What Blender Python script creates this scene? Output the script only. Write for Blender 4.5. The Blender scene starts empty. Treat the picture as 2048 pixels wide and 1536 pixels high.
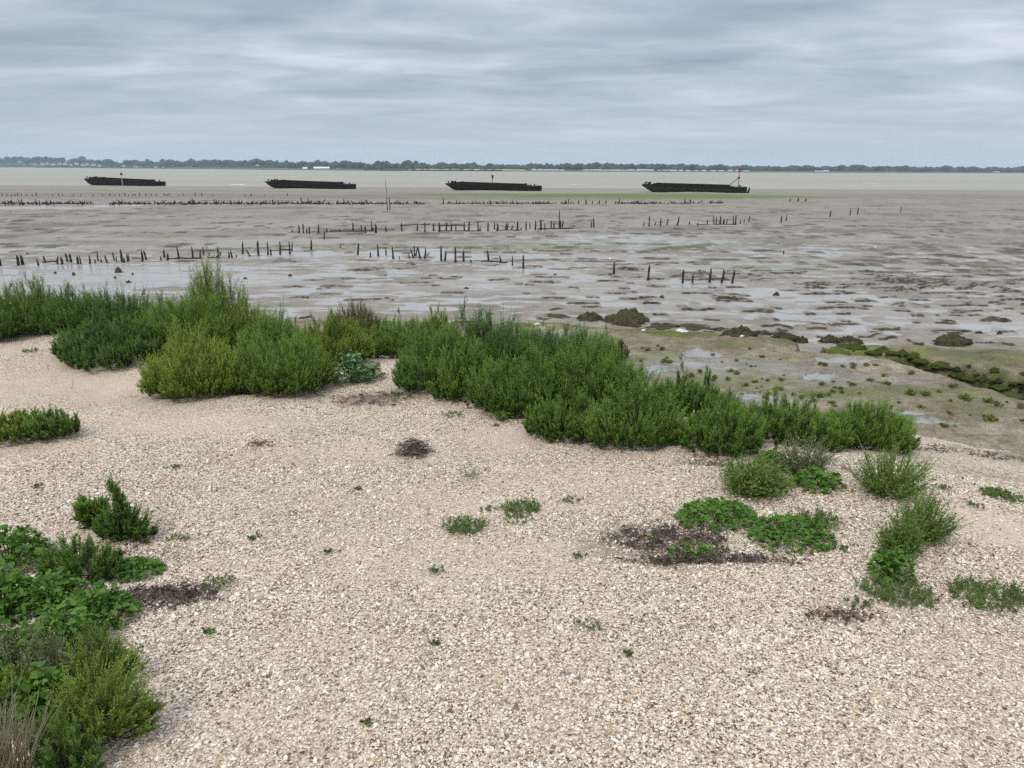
import bpy, math, random
import numpy as np
from mathutils import Vector, Matrix
random.seed(7)
rng = np.random.default_rng(11)
SC = bpy.context.scene
COL = SC.collection
sin, cos, pi = math.sin, math.cos, math.pi

# ------------------------------------------------------------------ camera model (2048 x 1536 photograph)
F = 1479.0
EYE = np.array([0.0, 0.0, 1.70])
PITCH = math.atan((768 - 337.0) / F)
ROLL = math.radians(0.28)
FWD = np.array([0, cos(PITCH), -sin(PITCH)])
R0 = np.array([1.0, 0, 0]); U0 = np.array([0, sin(PITCH), cos(PITCH)])
RGT = R0 * cos(ROLL) + U0 * sin(ROLL)
UPV = U0 * cos(ROLL) - R0 * sin(ROLL)

def ray(px, py):
    d = FWD + RGT * ((px - 1024) / F) + UPV * ((768 - py) / F)
    return d                                     # depth along the camera axis = 1

# ------------------------------------------------------------------ noise
def _hash(ix, iy, seed):
    h = (ix.astype(np.int64) * 374761393 + iy.astype(np.int64) * 668265263 + seed * 1442695041) & 0x7fffffff
    h = ((h ^ (h >> 13)) * 1274126177) & 0x7fffffff
    return (h ^ (h >> 16)) & 0xffff
def perlin(x, y, seed=0):
    x = np.asarray(x, float); y = np.asarray(y, float)
    x0 = np.floor(x); y0 = np.floor(y); fx = x - x0; fy = y - y0
    u = fx * fx * fx * (fx * (fx * 6 - 15) + 10); v = fy * fy * fy * (fy * (fy * 6 - 15) + 10)
    def g(ix, iy, dx, dy):
        a = _hash(ix, iy, seed) * (2 * pi / 65536.0)
        return np.cos(a) * dx + np.sin(a) * dy
    n00 = g(x0, y0, fx, fy); n10 = g(x0 + 1, y0, fx - 1, fy)
    n01 = g(x0, y0 + 1, fx, fy - 1); n11 = g(x0 + 1, y0 + 1, fx - 1, fy - 1)
    return ((n00 * (1 - u) + n10 * u) * (1 - v) + (n01 * (1 - u) + n11 * u) * v) * 1.5
def fbm(x, y, o=4, seed=0, gain=.5):
    s = 0; a = 1; t = 0
    for i in range(o):
        s = s + a * perlin(x * 2**i, y * 2**i, seed + i * 17); t += a; a *= gain
    return s / t * 1.6
def sstep(a, b, x):
    t = np.clip((x - a) / (b - a), 0, 1)
    return t * t * (3 - 2 * t)

# ------------------------------------------------------------------ ground shapes
EDGE_X = np.array([-30, -14, -9, -5, -2, 0, 1.0, 2.1, 3.3, 4.0, 6, 12], float)
EDGE_Y = np.array([17, 14, 12.5, 10.5, 9.2, 8.2, 7.4, 6.5, 5.9, 5.5, 4.7, 3.5], float)
def beach_s(x, y):
    return (y - np.interp(x, EDGE_X, EDGE_Y)) * 0.86
def beach_z(x, y, fine=True):
    s = beach_s(x, y)
    z = -0.42 * sstep(-2.3, 0.1, s) - 0.34 * np.maximum(s, 0)
    z = z + 0.05 * fbm(x * .55, y * .55, 3, 5) * sstep(3, 0, s)
    # shallow sandy hollow on the left with a shelly rim, and gentle footfall dimples
    z = z - 0.10 * np.exp(-(((x + 2.9) / 1.1)**2 + ((y - 5.9) / .7)**2))
    z = z + 0.05 * np.exp(-(((x - 1.9) / .8)**2 + ((y - 3.7) / .35)**2))
    if fine:
        z = z + 0.010 * fbm(x * 3.1, y * 3.1, 3, 9) + 0.004 * perlin(x * 14, y * 14, 3)
    return z

MUD_Y = np.array([-50, 12, 25, 40, 70, 100, 150, 185, 260, 400, 900], float)
MUD_Z = np.array([-.9, -.95, -1.1, -1.25, -1.55, -1.9, -2.5, -2.8, -3.3, -4., -5.], float)
HUMPS = []
def mud_macro(x, y):
    z = np.interp(y, MUD_Y, MUD_Z)
    for hx, hy, rx, ry, a in HUMPS:
        z = z + a * np.exp(-((x - hx) / rx)**2 - ((y - hy) / ry)**2)
    return z

def at_z(px, py, z):
    d = ray(px, py)
    t = (z - EYE[2]) / d[2]
    return EYE + d * t

def poly_sd(x, y, P):
    """signed distance to a polygon, positive inside"""
    d = np.full(np.shape(x), 1e9); ins = np.zeros(np.shape(x), bool)
    n = len(P)
    for i in range(n):
        ax, ay = P[i]; bx, by = P[(i + 1) % n]
        ex, ey = bx - ax, by - ay
        t = np.clip(((x - ax) * ex + (y - ay) * ey) / (ex * ex + ey * ey + 1e-12), 0, 1)
        d = np.minimum(d, np.hypot(x - ax - t * ex, y - ay - t * ey))
        c = ((ay > y) != (by > y))
        with np.errstate(divide='ignore', invalid='ignore'):
            xi = ax + (y - ay) / (by - ay + 1e-12) * ex
        ins ^= c & (x < xi)
    return np.where(ins, d, -d)

MTOP = -0.50
def PP(pts, z=MTOP):
    return [tuple(at_z(a, b, z)[:2]) for a, b in pts]
TERR = PP([(430, 632), (560, 627), (800, 631), (1060, 632), (1200, 640), (1300, 650), (1420, 656), (1520, 662), (1600, 668),
           (1613, 680), (1606, 694), (1660, 700), (1757, 710), (1811, 720), (1866, 741), (1921, 759), (1957, 772), (2048, 792), (2300, 860), (2900, 950)]) \
       + [(14, 2), (-3, 4), (-8, 10)]
BANK = PP([(1648, 690), (1646, 681), (1700, 675), (1790, 677), (1850, 684), (1900, 684), (2048, 689), (2300, 694), (2900, 705), (2900, 830), (2300, 778),
           (2130, 752), (2048, 738), (1950, 727), (1880, 714), (1830, 702), (1760, 697), (1700, 692)])
def marsh_parts(x, y):
    w = 0.05 * fbm(x * 2.3, y * 2.3, 3, 21)
    a = poly_sd(x, y, TERR) + w
    b = poly_sd(x, y, BANK) + w * 1.3
    return a, b
def marsh_z(x, y):
    a, b = marsh_parts(x, y)
    ha = sstep(-0.06, 0.10, a); hb = sstep(-0.22, 0.12, b)
    far = sstep(6, 12, y)
    top = -0.43 - 0.10 * far + 0.034 * fbm(x * 1.2, y * 1.2, 3, 31) + 0.022 * fbm(x * 4.5, y * 4.5, 3, 33)
    topb = -0.50 + 0.04 * fbm(x * 1.6, y * 1.6, 3, 35) - 0.05 * sstep(.1, .6, b) * 0
    low = -1.35
    z = low + (top - low) * ha
    # gentle slump along the terrace's seaward and creek edge
    z = z - 0.05 * sstep(.5, .05, a) * ha
    zb = low + (topb - low) * hb
    zb = zb - 0.06 * sstep(.5, .02, b) * hb
    # rough slumped face
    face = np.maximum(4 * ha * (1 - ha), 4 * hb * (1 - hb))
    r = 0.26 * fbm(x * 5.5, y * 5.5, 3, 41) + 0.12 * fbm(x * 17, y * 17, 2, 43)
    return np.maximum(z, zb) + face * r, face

MARSH_POOLS = []
def ground(x, y):
    m, _ = marsh_z(x, y)
    return np.maximum(np.maximum(beach_z(x, y, False), m), mud_macro(x, y))
TS = np.geomspace(1.2, 400, 1600)
def hit(px, py, fn=ground):
    d = ray(px, py)
    P = EYE[None] + d[None] * TS[:, None]
    below = P[:, 2] < fn(P[:, 0], P[:, 1])
    i = int(np.argmax(below))
    lo, hi = TS[max(i - 1, 0)], TS[i]
    t = np.linspace(lo, hi, 60)
    P = EYE[None] + d[None] * t[:, None]
    b = P[:, 2] < fn(P[:, 0], P[:, 1])
    k = int(np.argmax(b))
    p = P[k]
    return np.array([p[0], p[1], fn(p[:1], p[1:2])[0]]), t[k]
def gz(x, y):
    return float(ground(np.array([x]), np.array([y]))[0])

# ------------------------------------------------------------------ mesh and object helpers
def mesh_np(name, V, Fs, smooth=True, attrs=None):
    me = bpy.data.meshes.new(name)
    V = np.ascontiguousarray(V, np.float32)
    if not isinstance(Fs, (list, tuple)): Fs = [Fs]
    Fs = [np.asarray(f, np.int32) for f in Fs if len(f)]
    loops = np.concatenate([f.ravel() for f in Fs])
    tot = np.concatenate([np.full(len(f), f.shape[1], np.int32) for f in Fs])
    start = np.concatenate([[0], np.cumsum(tot)[:-1]]).astype(np.int32)
    me.vertices.add(len(V)); me.vertices.foreach_set('co', V.ravel())
    me.loops.add(len(loops)); me.loops.foreach_set('vertex_index', loops)
    me.polygons.add(len(tot)); me.polygons.foreach_set('loop_start', start)
    me.polygons.foreach_set('use_smooth', np.full(len(tot), smooth, bool))
    me.update(calc_edges=True)
    for k, v in (attrs or {}).items():
        a = me.attributes.new(k, 'FLOAT', 'POINT'); a.data.foreach_set('value', np.ascontiguousarray(v, np.float32).ravel())
    return me
def put(name, me, m=None, parent=None, loc=None):
    o = bpy.data.objects.new(name, me); COL.objects.link(o)
    if m is not None and me is not None and not me.materials: me.materials.append(m)
    if parent is not None: o.parent = parent
    if loc is not None: o.location = [float(c) for c in loc]
    return o
def tag(o, label, cat, group=None, kind=None):
    if label: o['label'] = label
    if cat: o['category'] = cat
    if group: o['group'] = group
    if kind: o['kind'] = kind
    return o
def grid_faces(nr, nc):
    i = np.arange(nr - 1)[:, None] * nc + np.arange(nc - 1)[None]
    i = i.ravel()
    return np.stack([i, i + 1, i + nc + 1, i + nc], 1)
def polar(dists, angs):
    D, A = np.meshgrid(dists, angs, indexing='ij')
    return D * np.sin(A), D * np.cos(A)
def merge(tmplV, tmplF, M, T):
    """copies of a template: M (n,3,3), T (n,3)"""
    n, k = len(M), len(tmplV)
    V = np.einsum('nij,kj->nki', M, tmplV) + T[:, None]
    Fo = (np.arange(n) * k)[:, None, None] + tmplF[None]
    return V.reshape(-1, 3), Fo.reshape(-1, tmplF.shape[1])
def unit(v):
    return v / (np.linalg.norm(v, axis=-1, keepdims=True) + 1e-9)
def frames(d, roll=None):
    """rotation matrices whose local Y axis points along d and local Z as far up as it can"""
    d = unit(d)
    up = np.tile([0., 0, 1.], (len(d), 1)); up[np.abs(d[:, 2]) > .97] = [0, 1, 0]
    x = unit(np.cross(d, up)); z = np.cross(x, d)
    if roll is not None:
        c, s = np.cos(roll)[:, None], np.sin(roll)[:, None]
        x, z = x * c + z * s, z * c - x * s
    return np.stack([x, d, z], 2)
def tubes(P0, P1, r0, r1, n=3):
    """tapered straight sticks"""
    d = P1 - P0
    M = frames(d)
    a = np.arange(n) * 2 * pi / n
    ring = np.stack([np.cos(a), np.zeros(n), np.sin(a)], 1)
    rr = np.einsum('nij,kj->nki', M, ring)
    V = np.concatenate([P0[:, None] + rr * np.asarray(r0).reshape(-1, 1, 1), P1[:, None] + rr * np.asarray(r1).reshape(-1, 1, 1)], 1)
    f = np.array([[i, (i + 1) % n, n + (i + 1) % n, n + i] for i in range(n)])
    Fo = (np.arange(len(P0)) * 2 * n)[:, None, None] + f[None]
    return V.reshape(-1, 3), Fo.reshape(-1, 4)
def curve_tube(pts, r, n=4):
    pts = np.asarray(pts, float); r = np.broadcast_to(np.asarray(r, float), (len(pts),))
    t = np.gradient(pts, axis=0); M = frames(t)
    a = np.arange(n) * 2 * pi / n
    ring = np.stack([np.cos(a), np.zeros(n), np.sin(a)], 1)
    V = pts[:, None] + np.einsum('nij,kj->nki', M, ring) * r[:, None, None]
    f = []
    for i in range(len(pts) - 1):
        for k in range(n):
            f.append([i * n + k, i * n + (k + 1) % n, (i + 1) * n + (k + 1) % n, (i + 1) * n + k])
    return V.reshape(-1, 3), np.array(f)
def cat_meshes(L):
    V = []; Fs = []; o = 0
    for v, f in L:
        V.append(v); Fs.append(f + o); o += len(v)
    return np.concatenate(V), np.concatenate(Fs)

# ------------------------------------------------------------------ materials
def new_mat(name):
    m = bpy.data.materials.new(name); m.use_nodes = True
    nt = m.node_tree
    return m, nt, nt.nodes['Principled BSDF']
def nd(nt, t, **kw):
    n = nt.nodes.new(t)
    for k, v in kw.items():
        if k.startswith('i_'):
            key = k[2:]
            key = int(key) if key.isdigit() else key.replace('_', ' ')
            if isinstance(v, bpy.types.NodeSocket): nt.links.new(v, n.inputs[key])
            else: n.inputs[key].default_value = v
        else: setattr(n, k, v)
    return n
def ramp(nt, fac, stops, interp='LINEAR'):
    r = nt.nodes.new('ShaderNodeValToRGB'); cr = r.color_ramp; cr.interpolation = interp
    while len(cr.elements) < len(stops): cr.elements.new(.5)
    for e, (p, c) in zip(cr.elements, stops):
        e.position = p; e.color = (*c, 1) if len(c) == 3 else c
    nt.links.new(fac, r.inputs[0]); return r.outputs[0]
def mixc(nt, fac, a, b, mode='MIX'):
    n = nt.nodes.new('ShaderNodeMix'); n.data_type = 'RGBA'; n.blend_type = mode
    for s, v in ((n.inputs[0], fac), (n.inputs[6], a), (n.inputs[7], b)):
        if isinstance(v, bpy.types.NodeSocket): nt.links.new(v, s)
        elif isinstance(v, (int, float)): s.default_value = v
        else: s.default_value = (*v, 1)
    return n.outputs[2]
def math_n(nt, op, a, b=None, clamp=False):
    n = nt.nodes.new('ShaderNodeMath'); n.operation = op; n.use_clamp = clamp
    for i, v in enumerate((a, b)):
        if v is None: continue
        if isinstance(v, bpy.types.NodeSocket): nt.links.new(v, n.inputs[i])
        else: n.inputs[i].default_value = v
    return n.outputs[0]
def attr(nt, name):
    return nd(nt, 'ShaderNodeAttribute', attribute_name=name).outputs['Fac']
def pos(nt):
    return nd(nt, 'ShaderNodeNewGeometry').outputs['Position']
def noise(nt, vec, scale, detail=3, rough=.55, dim='3D'):
    return nd(nt, 'ShaderNodeTexNoise', noise_dimensions=dim, i_Vector=vec, i_Scale=scale, i_Detail=detail, i_Roughness=rough).outputs[0]
def bump(nt, b, h, strength=.5, dist=.01):
    n = nd(nt, 'ShaderNodeBump', i_Strength=strength, i_Distance=dist, i_Height=h)
    nt.links.new(n.outputs[0], b.inputs['Normal'])

SHELL_RAMP = [(0, (.06, .042, .03)), (.14, (.17, .12, .082)), (.32, (.37, .28, .20)), (.52, (.55, .45, .345)), (.75, (.67, .575, .46)), (1, (.80, .73, .63))]
def mat_beach():
    m, nt, b = new_mat('shell_sand')
    p = pos(nt)
    v = nd(nt, 'ShaderNodeTexVoronoi', i_Vector=p, i_Scale=118.0, i_Randomness=1.0)
    sep = nd(nt, 'ShaderNodeSeparateColor', i_0=v.outputs['Color'])
    c = ramp(nt, sep.outputs[0], SHELL_RAMP)
    big = noise(nt, p, 1.3, 4, .6)
    sandn = noise(nt, p, 240, 2)
    sand = ramp(nt, sandn, [(.3, (.46, .37, .285)), (.7, (.66, .56, .45))])
    c = mixc(nt, attr(nt, 'sand'), c, sand)
    c = mixc(nt, math_n(nt, 'MULTIPLY', attr(nt, 'soil'), 1.0), c, (.13, .095, .068))
    t = ramp(nt, big, [(.3, (.98, .92, .87)), (.7, (1.15, 1.09, 1.04))])
    c = mixc(nt, 1.0, c, t, 'MULTIPLY')
    nt.links.new(c, b.inputs['Base Color'])
    b.inputs['Roughness'].default_value = .8
    b.inputs['Specular IOR Level'].default_value = .25
    h = math_n(nt, 'ADD', math_n(nt, 'MULTIPLY', v.outputs['Distance'], -1.0), math_n(nt, 'MULTIPLY', sep.outputs[1], .7))
    bump(nt, b, h, .9, .006)
    return m
def mat_shell():
    m, nt, b = new_mat('broken_shell')
    g = nd(nt, 'ShaderNodeNewGeometry')
    c = ramp(nt, g.outputs['Random Per Island'], [(0, (.08, .058, .042)), (.07, (.22, .165, .12)), (.15, (.46, .345, .245)), (.20, (.60, .42, .22)),
             (.23, (.54, .41, .31)), (.45, (.71, .59, .47)), (.75, (.82, .72, .60)), (1, (.88, .82, .73))])
    n = noise(nt, g.outputs['Position'], 300, 2)
    c = mixc(nt, .5, c, ramp(nt, n, [(.3, (.7, .66, .6)), (.65, (1, 1, 1))]), 'MULTIPLY')
    nt.links.new(c, b.inputs['Base Color']); b.inputs['Roughness'].default_value = .55
    return m
def mat_mud():
    m, nt, b = new_mat('tidal_mud')
    p = pos(nt)
    n1 = noise(nt, p, .35, 5, .6); n2 = noise(nt, p, 3.5, 4, .65)
    c = ramp(nt, n1, [(.3, (.23, .198, .165)), (.5, (.29, .253, .212)), (.7, (.33, .295, .247))])
    c = mixc(nt, .6, c, ramp(nt, n2, [(.32, (.55, .52, .47)), (.62, (1.08, 1.05, 1.0))]), 'MULTIPLY')
    wet = attr(nt, 'wet')
    c = mixc(nt, wet, c, (.35, .325, .29))
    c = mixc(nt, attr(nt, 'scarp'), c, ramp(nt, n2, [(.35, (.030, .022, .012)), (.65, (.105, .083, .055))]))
    alg = math_n(nt, 'MULTIPLY', attr(nt, 'algae'), ramp(nt, n2, [(.35, (.2,) * 3), (.6, (1,) * 3)]), True)
    c = mixc(nt, alg, c, (.12, .155, .035))
    nt.links.new(c, b.inputs['Base Color'])
    nt.links.new(math_n(nt, 'ADD', .10, math_n(nt, 'MULTIPLY', wet, .42)), b.inputs['Specular IOR Level'])
    r = math_n(nt, 'SUBTRACT', math_n(nt, 'ADD', .72, math_n(nt, 'MULTIPLY', n2, -.1)), math_n(nt, 'MULTIPLY', wet, .50), True)
    nt.links.new(r, b.inputs['Roughness'])
    dry = math_n(nt, 'SUBTRACT', 1.0, math_n(nt, 'MULTIPLY', wet, .93))
    h = math_n(nt, 'MULTIPLY', math_n(nt, 'ADD', noise(nt, p, 9, 4, .7), math_n(nt, 'MULTIPLY', noise(nt, p, 40, 2), .3)), dry)
    bump(nt, b, h, .9, .05)
    return m
def mat_marsh():
    m, nt, b = new_mat('saltmarsh_mud')
    p = pos(nt)
    n1 = noise(nt, p, .9, 5, .6); n2 = noise(nt, p, 7, 4, .65)
    c = ramp(nt, n1, [(.32, (.22, .178, .128)), (.5, (.36, .302, .232)), (.66, (.47, .405, .325))])
    c = mixc(nt, .7, c, ramp(nt, n2, [(.34, (.45, .43, .38)), (.60, (1.12, 1.08, 1.02))]), 'MULTIPLY')
    n3 = noise(nt, p, 34, 3, .7)
    c = mixc(nt, .65, c, ramp(nt, n3, [(.36, (.50, .47, .40)), (.52, (1.08, 1.06, 1.02))]), 'MULTIPLY')
    wet = attr(nt, 'wet')
    face = attr(nt, 'face')
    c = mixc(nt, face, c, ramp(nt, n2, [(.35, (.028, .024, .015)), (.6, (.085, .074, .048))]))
    alg = attr(nt, 'algae')
    c = mixc(nt, math_n(nt, 'MULTIPLY', alg, ramp(nt, n2, [(.36, (.12,) * 3), (.54, (1,) * 3)])), c, ramp(nt, noise(nt, p, 2.5), [(.35, (.085, .135, .018)), (.65, (.19, .24, .045))]))
    c = mixc(nt, wet, c, (.26, .245, .22))
    nt.links.new(c, b.inputs['Base Color'])
    nt.links.new(math_n(nt, 'ADD', .06, math_n(nt, 'MULTIPLY', wet, .46)), b.inputs['Specular IOR Level'])
    r = math_n(nt, 'SUBTRACT', .8, math_n(nt, 'MULTIPLY', wet, .73))
    nt.links.new(r, b.inputs['Roughness'])
    dry = math_n(nt, 'SUBTRACT', 1.0, wet)
    h = math_n(nt, 'MULTIPLY', math_n(nt, 'ADD', noise(nt, p, 12, 5, .75), math_n(nt, 'MULTIPLY', noise(nt, p, 60, 2), .4)), dry)
    bump(nt, b, h, 1.0, .07)
    return m
def mat_leaf(name, cols, rough=.55, trans=.22, spec=.35, tips=False):
    m, nt, b = new_mat(name)
    g = nd(nt, 'ShaderNodeNewGeometry')
    c = ramp(nt, g.outputs['Random Per Island'], [(i / (len(cols) - 1), k) for i, k in enumerate(cols)])
    n = noise(nt, g.outputs['Position'], 6, 3)
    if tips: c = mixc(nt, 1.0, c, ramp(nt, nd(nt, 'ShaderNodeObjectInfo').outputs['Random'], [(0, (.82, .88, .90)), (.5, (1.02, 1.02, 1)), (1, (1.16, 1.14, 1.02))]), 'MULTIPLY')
    if tips: c = mixc(nt, 1.0, c, ramp(nt, attr(nt, 'tip'), [(.2, (.50, .50, .50)), (.62, (1.0, 1.0, 1.0)), (1, (1.9, 1.7, 1.4))]), 'MULTIPLY')  # old shoot bases dark, deepened with painted interior shade; young tips brighter
    c = mixc(nt, .55, c, ramp(nt, n, [(.3, (.62, .66, .6)), (.7, (1.15, 1.12, 1.0))]), 'MULTIPLY')
    nt.links.new(c, b.inputs['Base Color']); b.inputs['Roughness'].default_value = rough
    b.inputs['Specular IOR Level'].default_value = spec
    tr = nd(nt, 'ShaderNodeBsdfTranslucent', i_Color=c)
    mx = nd(nt, 'ShaderNodeMixShader', i_0=trans)
    nt.links.new(b.outputs[0], mx.inputs[1]); nt.links.new(tr.outputs[0], mx.inputs[2])
    nt.links.new(mx.outputs[0], nt.nodes['Material Output'].inputs['Surface'])
    return m
def mat_rough(name, c0, c1, scale=8, rough=.85, bd=.01, spec=.3, stretch=None, bs=.7):
    m, nt, b = new_mat(name)
    v = nd(nt, 'ShaderNodeTexCoord').outputs['Object']
    if stretch: v = nd(nt, 'ShaderNodeMapping', i_Vector=v, i_Scale=stretch).outputs[0]
    n = noise(nt, v, scale, 5, .65)
    nt.links.new(ramp(nt, n, [(.32, c0), (.68, c1)]), b.inputs['Base Color'])
    b.inputs['Roughness'].default_value = rough; b.inputs['Specular IOR Level'].default_value = spec
    bump(nt, b, n, bs, bd)
    return m
def mat_sea():
    m, nt, b = new_mat('muddy_estuary_water')
    p = pos(nt)
    st = nd(nt, 'ShaderNodeMapping', i_Vector=p, i_Scale=(.35, 1.0, 1.0)).outputs[0]
    n = noise(nt, st, .55, 4, .6)
    big = noise(nt, nd(nt, 'ShaderNodeMapping', i_Vector=p, i_Scale=(.25, 1, 1)).outputs[0], .012, 3)
    c = ramp(nt, big, [(.3, (.290, .265, .200)), (.7, (.345, .318, .245))])
    caps = nd(nt, 'ShaderNodeTexNoise', i_Vector=nd(nt, 'ShaderNodeMapping', i_Vector=p, i_Scale=(.12, .05, 1)).outputs[0], i_Scale=1.0, i_Detail=3.0).outputs[0]
    cap = ramp(nt, caps, [(.70, (0, 0, 0)), (.74, (1, 1, 1))])
    c = mixc(nt, cap, c, (.72, .72, .68))
    nt.links.new(c, b.inputs['Base Color']); b.inputs['Roughness'].default_value = .5
    b.inputs['Specular IOR Level'].default_value = .14
    bump(nt, b, n, .6, .35)
    return m

M_BEACH = mat_beach(); M_SHELL = mat_shell(); M_MUD = mat_mud(); M_MARSH = mat_marsh(); M_SEA = mat_sea()
M_BLITE = {
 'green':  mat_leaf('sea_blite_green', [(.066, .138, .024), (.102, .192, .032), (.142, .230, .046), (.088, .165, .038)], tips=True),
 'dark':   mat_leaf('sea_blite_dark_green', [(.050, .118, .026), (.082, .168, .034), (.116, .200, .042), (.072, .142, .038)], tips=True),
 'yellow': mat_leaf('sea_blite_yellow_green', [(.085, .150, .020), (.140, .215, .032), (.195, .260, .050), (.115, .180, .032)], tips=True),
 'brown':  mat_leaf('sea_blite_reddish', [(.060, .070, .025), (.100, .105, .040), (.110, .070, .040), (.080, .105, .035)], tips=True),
}
M_BEET = mat_leaf('sea_beet_leaf', [(.055, .145, .018), (.100, .215, .026), (.160, .275, .045), (.125, .225, .070)], .6, .28, .18)
M_BEETP = mat_leaf('sea_kale_leaf', [(.13, .23, .10), (.20, .31, .16), (.10, .21, .06)], .6, .2, .2)
M_ORA = mat_leaf('orache_leaf', [(.095, .175, .032), (.15, .245, .050), (.22, .30, .10), (.19, .24, .06)], .65, .25, .15)
M_ORAG = mat_leaf('grey_orache_leaf', [(.12, .16, .065), (.18, .215, .10), (.27, .29, .15), (.24, .22, .10)], .7, .25, .12)
M_WEED = mat_leaf('prostrate_weed_leaf', [(.075, .135, .024), (.115, .19, .04), (.155, .215, .07)], .6, .2)
M_SALI = mat_leaf('glasswort_stem', [(.10, .15, .02), (.17, .22, .04), (.14, .15, .04)], .5, .1)
M_STEM = mat_rough('woody_stem', (.07, .05, .03), (.14, .10, .065), 30)
M_DRY = mat_leaf('dry_grass_blade', [(.26, .21, .12), (.40, .33, .22), (.32, .27, .18), (.20, .19, .09)], .7, .15)
M_TWIG = mat_rough('dead_twig', (.09, .066, .05), (.26, .21, .165), 25)
M_WRACK = mat_rough('dried_seaweed', (.036, .026, .019), (.13, .092, .066), 30)
M_POST = mat_rough('waterlogged_timber', (.018, .014, .010), (.060, .048, .036), 9, .8, .01, .3, (1, 1, .15))
M_HULL = mat_rough('tarred_iron_hull', (.006, .006, .006), (.026, .019, .015), 1.6, .8, .02, .08, (.4, 1, 2))
M_HULLG = mat_rough('weed_stained_hull', (.008, .014, .006), (.030, .042, .016), 1.4, .85, .02, .06)
M_RUST = mat_rough('rusted_deck_iron', (.010, .007, .005), (.028, .018, .012), 3, .85, .02, .08)
M_MOUND = mat_rough('weedy_mud_clod', (.042, .037, .022), (.15, .135, .075), 9, .9, .06, .1, None, 1.0)
M_WHITE = mat_rough('bleached_shell_pile', (.55, .52, .46), (.82, .80, .76), 30, .7)
M_RED = mat_rough('red_paint', (.22, .03, .035), (.34, .05, .05), 4, .6)
M_GPOLE = mat_rough('pale_pole_paint', (.35, .34, .33), (.5, .49, .47), 4, .6)
M_TREE = mat_rough('far_tree_leaf', (.022, .036, .018), (.060, .080, .034), .35, .9, .6, .1)
M_LAND = mat_rough('far_shore_grass', (.060, .075, .035), (.13, .12, .065), .02, .95, .2, .1)
M_FIELD = mat_rough('stubble', (.34, .27, .16), (.46, .37, .23), .05, .95, .1, .1)
M_WALL = mat_rough('pale_house_wall', (.42, .40, .37), (.62, .60, .57), .4, .8)
M_ROOF = mat_rough('grey_house_roof', (.13, .10, .09), (.20, .15, .13), .6, .8)
M_SHED = mat_rough('white_shed_sheet', (.74, .75, .76), (.82, .82, .82), .3, .6)
M_CARA = mat_rough('pale_caravan_panel', (.38, .38, .39), (.55, .55, .55), .3, .6)

# ------------------------------------------------------------------ world and lights
SUN_EL, SUN_AZ = math.radians(52), math.radians(215)     # azimuth clockwise from +Y: behind the camera, over the left shoulder
w = bpy.data.worlds.new('World'); SC.world = w; w.use_nodes = True
nt = w.node_tree; nt.nodes.clear()
out = nt.nodes.new('ShaderNodeOutputWorld'); bg = nt.nodes.new('ShaderNodeBackground'); bg.inputs[1].default_value = .1
sky = nd(nt, 'ShaderNodeTexSky', sky_type='NISHITA', sun_disc=False, sun_elevation=SUN_EL, sun_rotation=SUN_AZ)
tc = nd(nt, 'ShaderNodeTexCoord').outputs['Generated']
sx = nd(nt, 'ShaderNodeSeparateXYZ', i_0=tc)
zz = math_n(nt, 'MAXIMUM', sx.outputs[2], 0.0)
den = math_n(nt, 'ADD', zz, .105)
cx = math_n(nt, 'DIVIDE', sx.outputs[0], den); cy = math_n(nt, 'DIVIDE', sx.outputs[1], den)
deck = nd(nt, 'ShaderNodeCombineXYZ', i_0=math_n(nt, 'MULTIPLY', cx, .68), i_1=math_n(nt, 'MULTIPLY', cy, 1.15)).outputs[0]
warp = nd(nt, 'ShaderNodeTexNoise', i_Vector=deck, i_Scale=.9, i_Detail=2.0).outputs['Color']
wv = nd(nt, 'ShaderNodeVectorMath', operation='MULTIPLY_ADD', i_0=warp, i_1=(.9, .9, 0), i_2=deck).outputs[0]
na = noise(nt, wv, .70, 5, .52); nb = noise(nt, nd(nt, 'ShaderNodeMapping', i_Vector=wv, i_Location=(3.7, 1.3, 0)).outputs[0], 1.9, 6, .56)
cl = math_n(nt, 'ADD', math_n(nt, 'MULTIPLY', na, .62), math_n(nt, 'MULTIPLY', nb, .38))
ccol = ramp(nt, cl, [(.33, (2.05, 2.44, 2.95)), (.44, (2.75, 3.2, 3.75)), (.53, (3.65, 4.12, 4.7)), (.66, (5.4, 5.8, 6.35))])
hz = ramp(nt, zz, [(0.0, (1, 1, 1)), (.05, (.6, .6, .6)), (.11, (0, 0, 0))])
ccol = mixc(nt, hz, ccol, (3.75, 4.3, 4.95))
gain = ramp(nt, zz, [(.0, (.33,) * 3), (.22, (.36,) * 3), (.45, (.60,) * 3), (1.0, (.88,) * 3)])
gain = nd(nt, 'ShaderNodeVectorMath', operation='SCALE', i_0=gain, i_Scale=3.0).outputs[0]
ccol = mixc(nt, 1.0, ccol, gain, 'MULTIPLY')
fin = mixc(nt, .93, sky.outputs[0], ccol)
nt.links.new(fin, bg.inputs[0]); nt.links.new(bg.outputs[0], out.inputs[0])

sun = bpy.data.lights.new('sun', 'SUN'); sun.energy = 1.3; sun.angle = math.radians(16); sun.color = (1, .95, .87)
so = bpy.data.objects.new('sun', sun); COL.objects.link(so)
sd = Vector((sin(SUN_AZ) * cos(SUN_EL), cos(SUN_AZ) * cos(SUN_EL), sin(SUN_EL)))
so.rotation_euler = sd.to_track_quat('Z', 'Y').to_euler(); so.location = (0, -5, 20)

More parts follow.
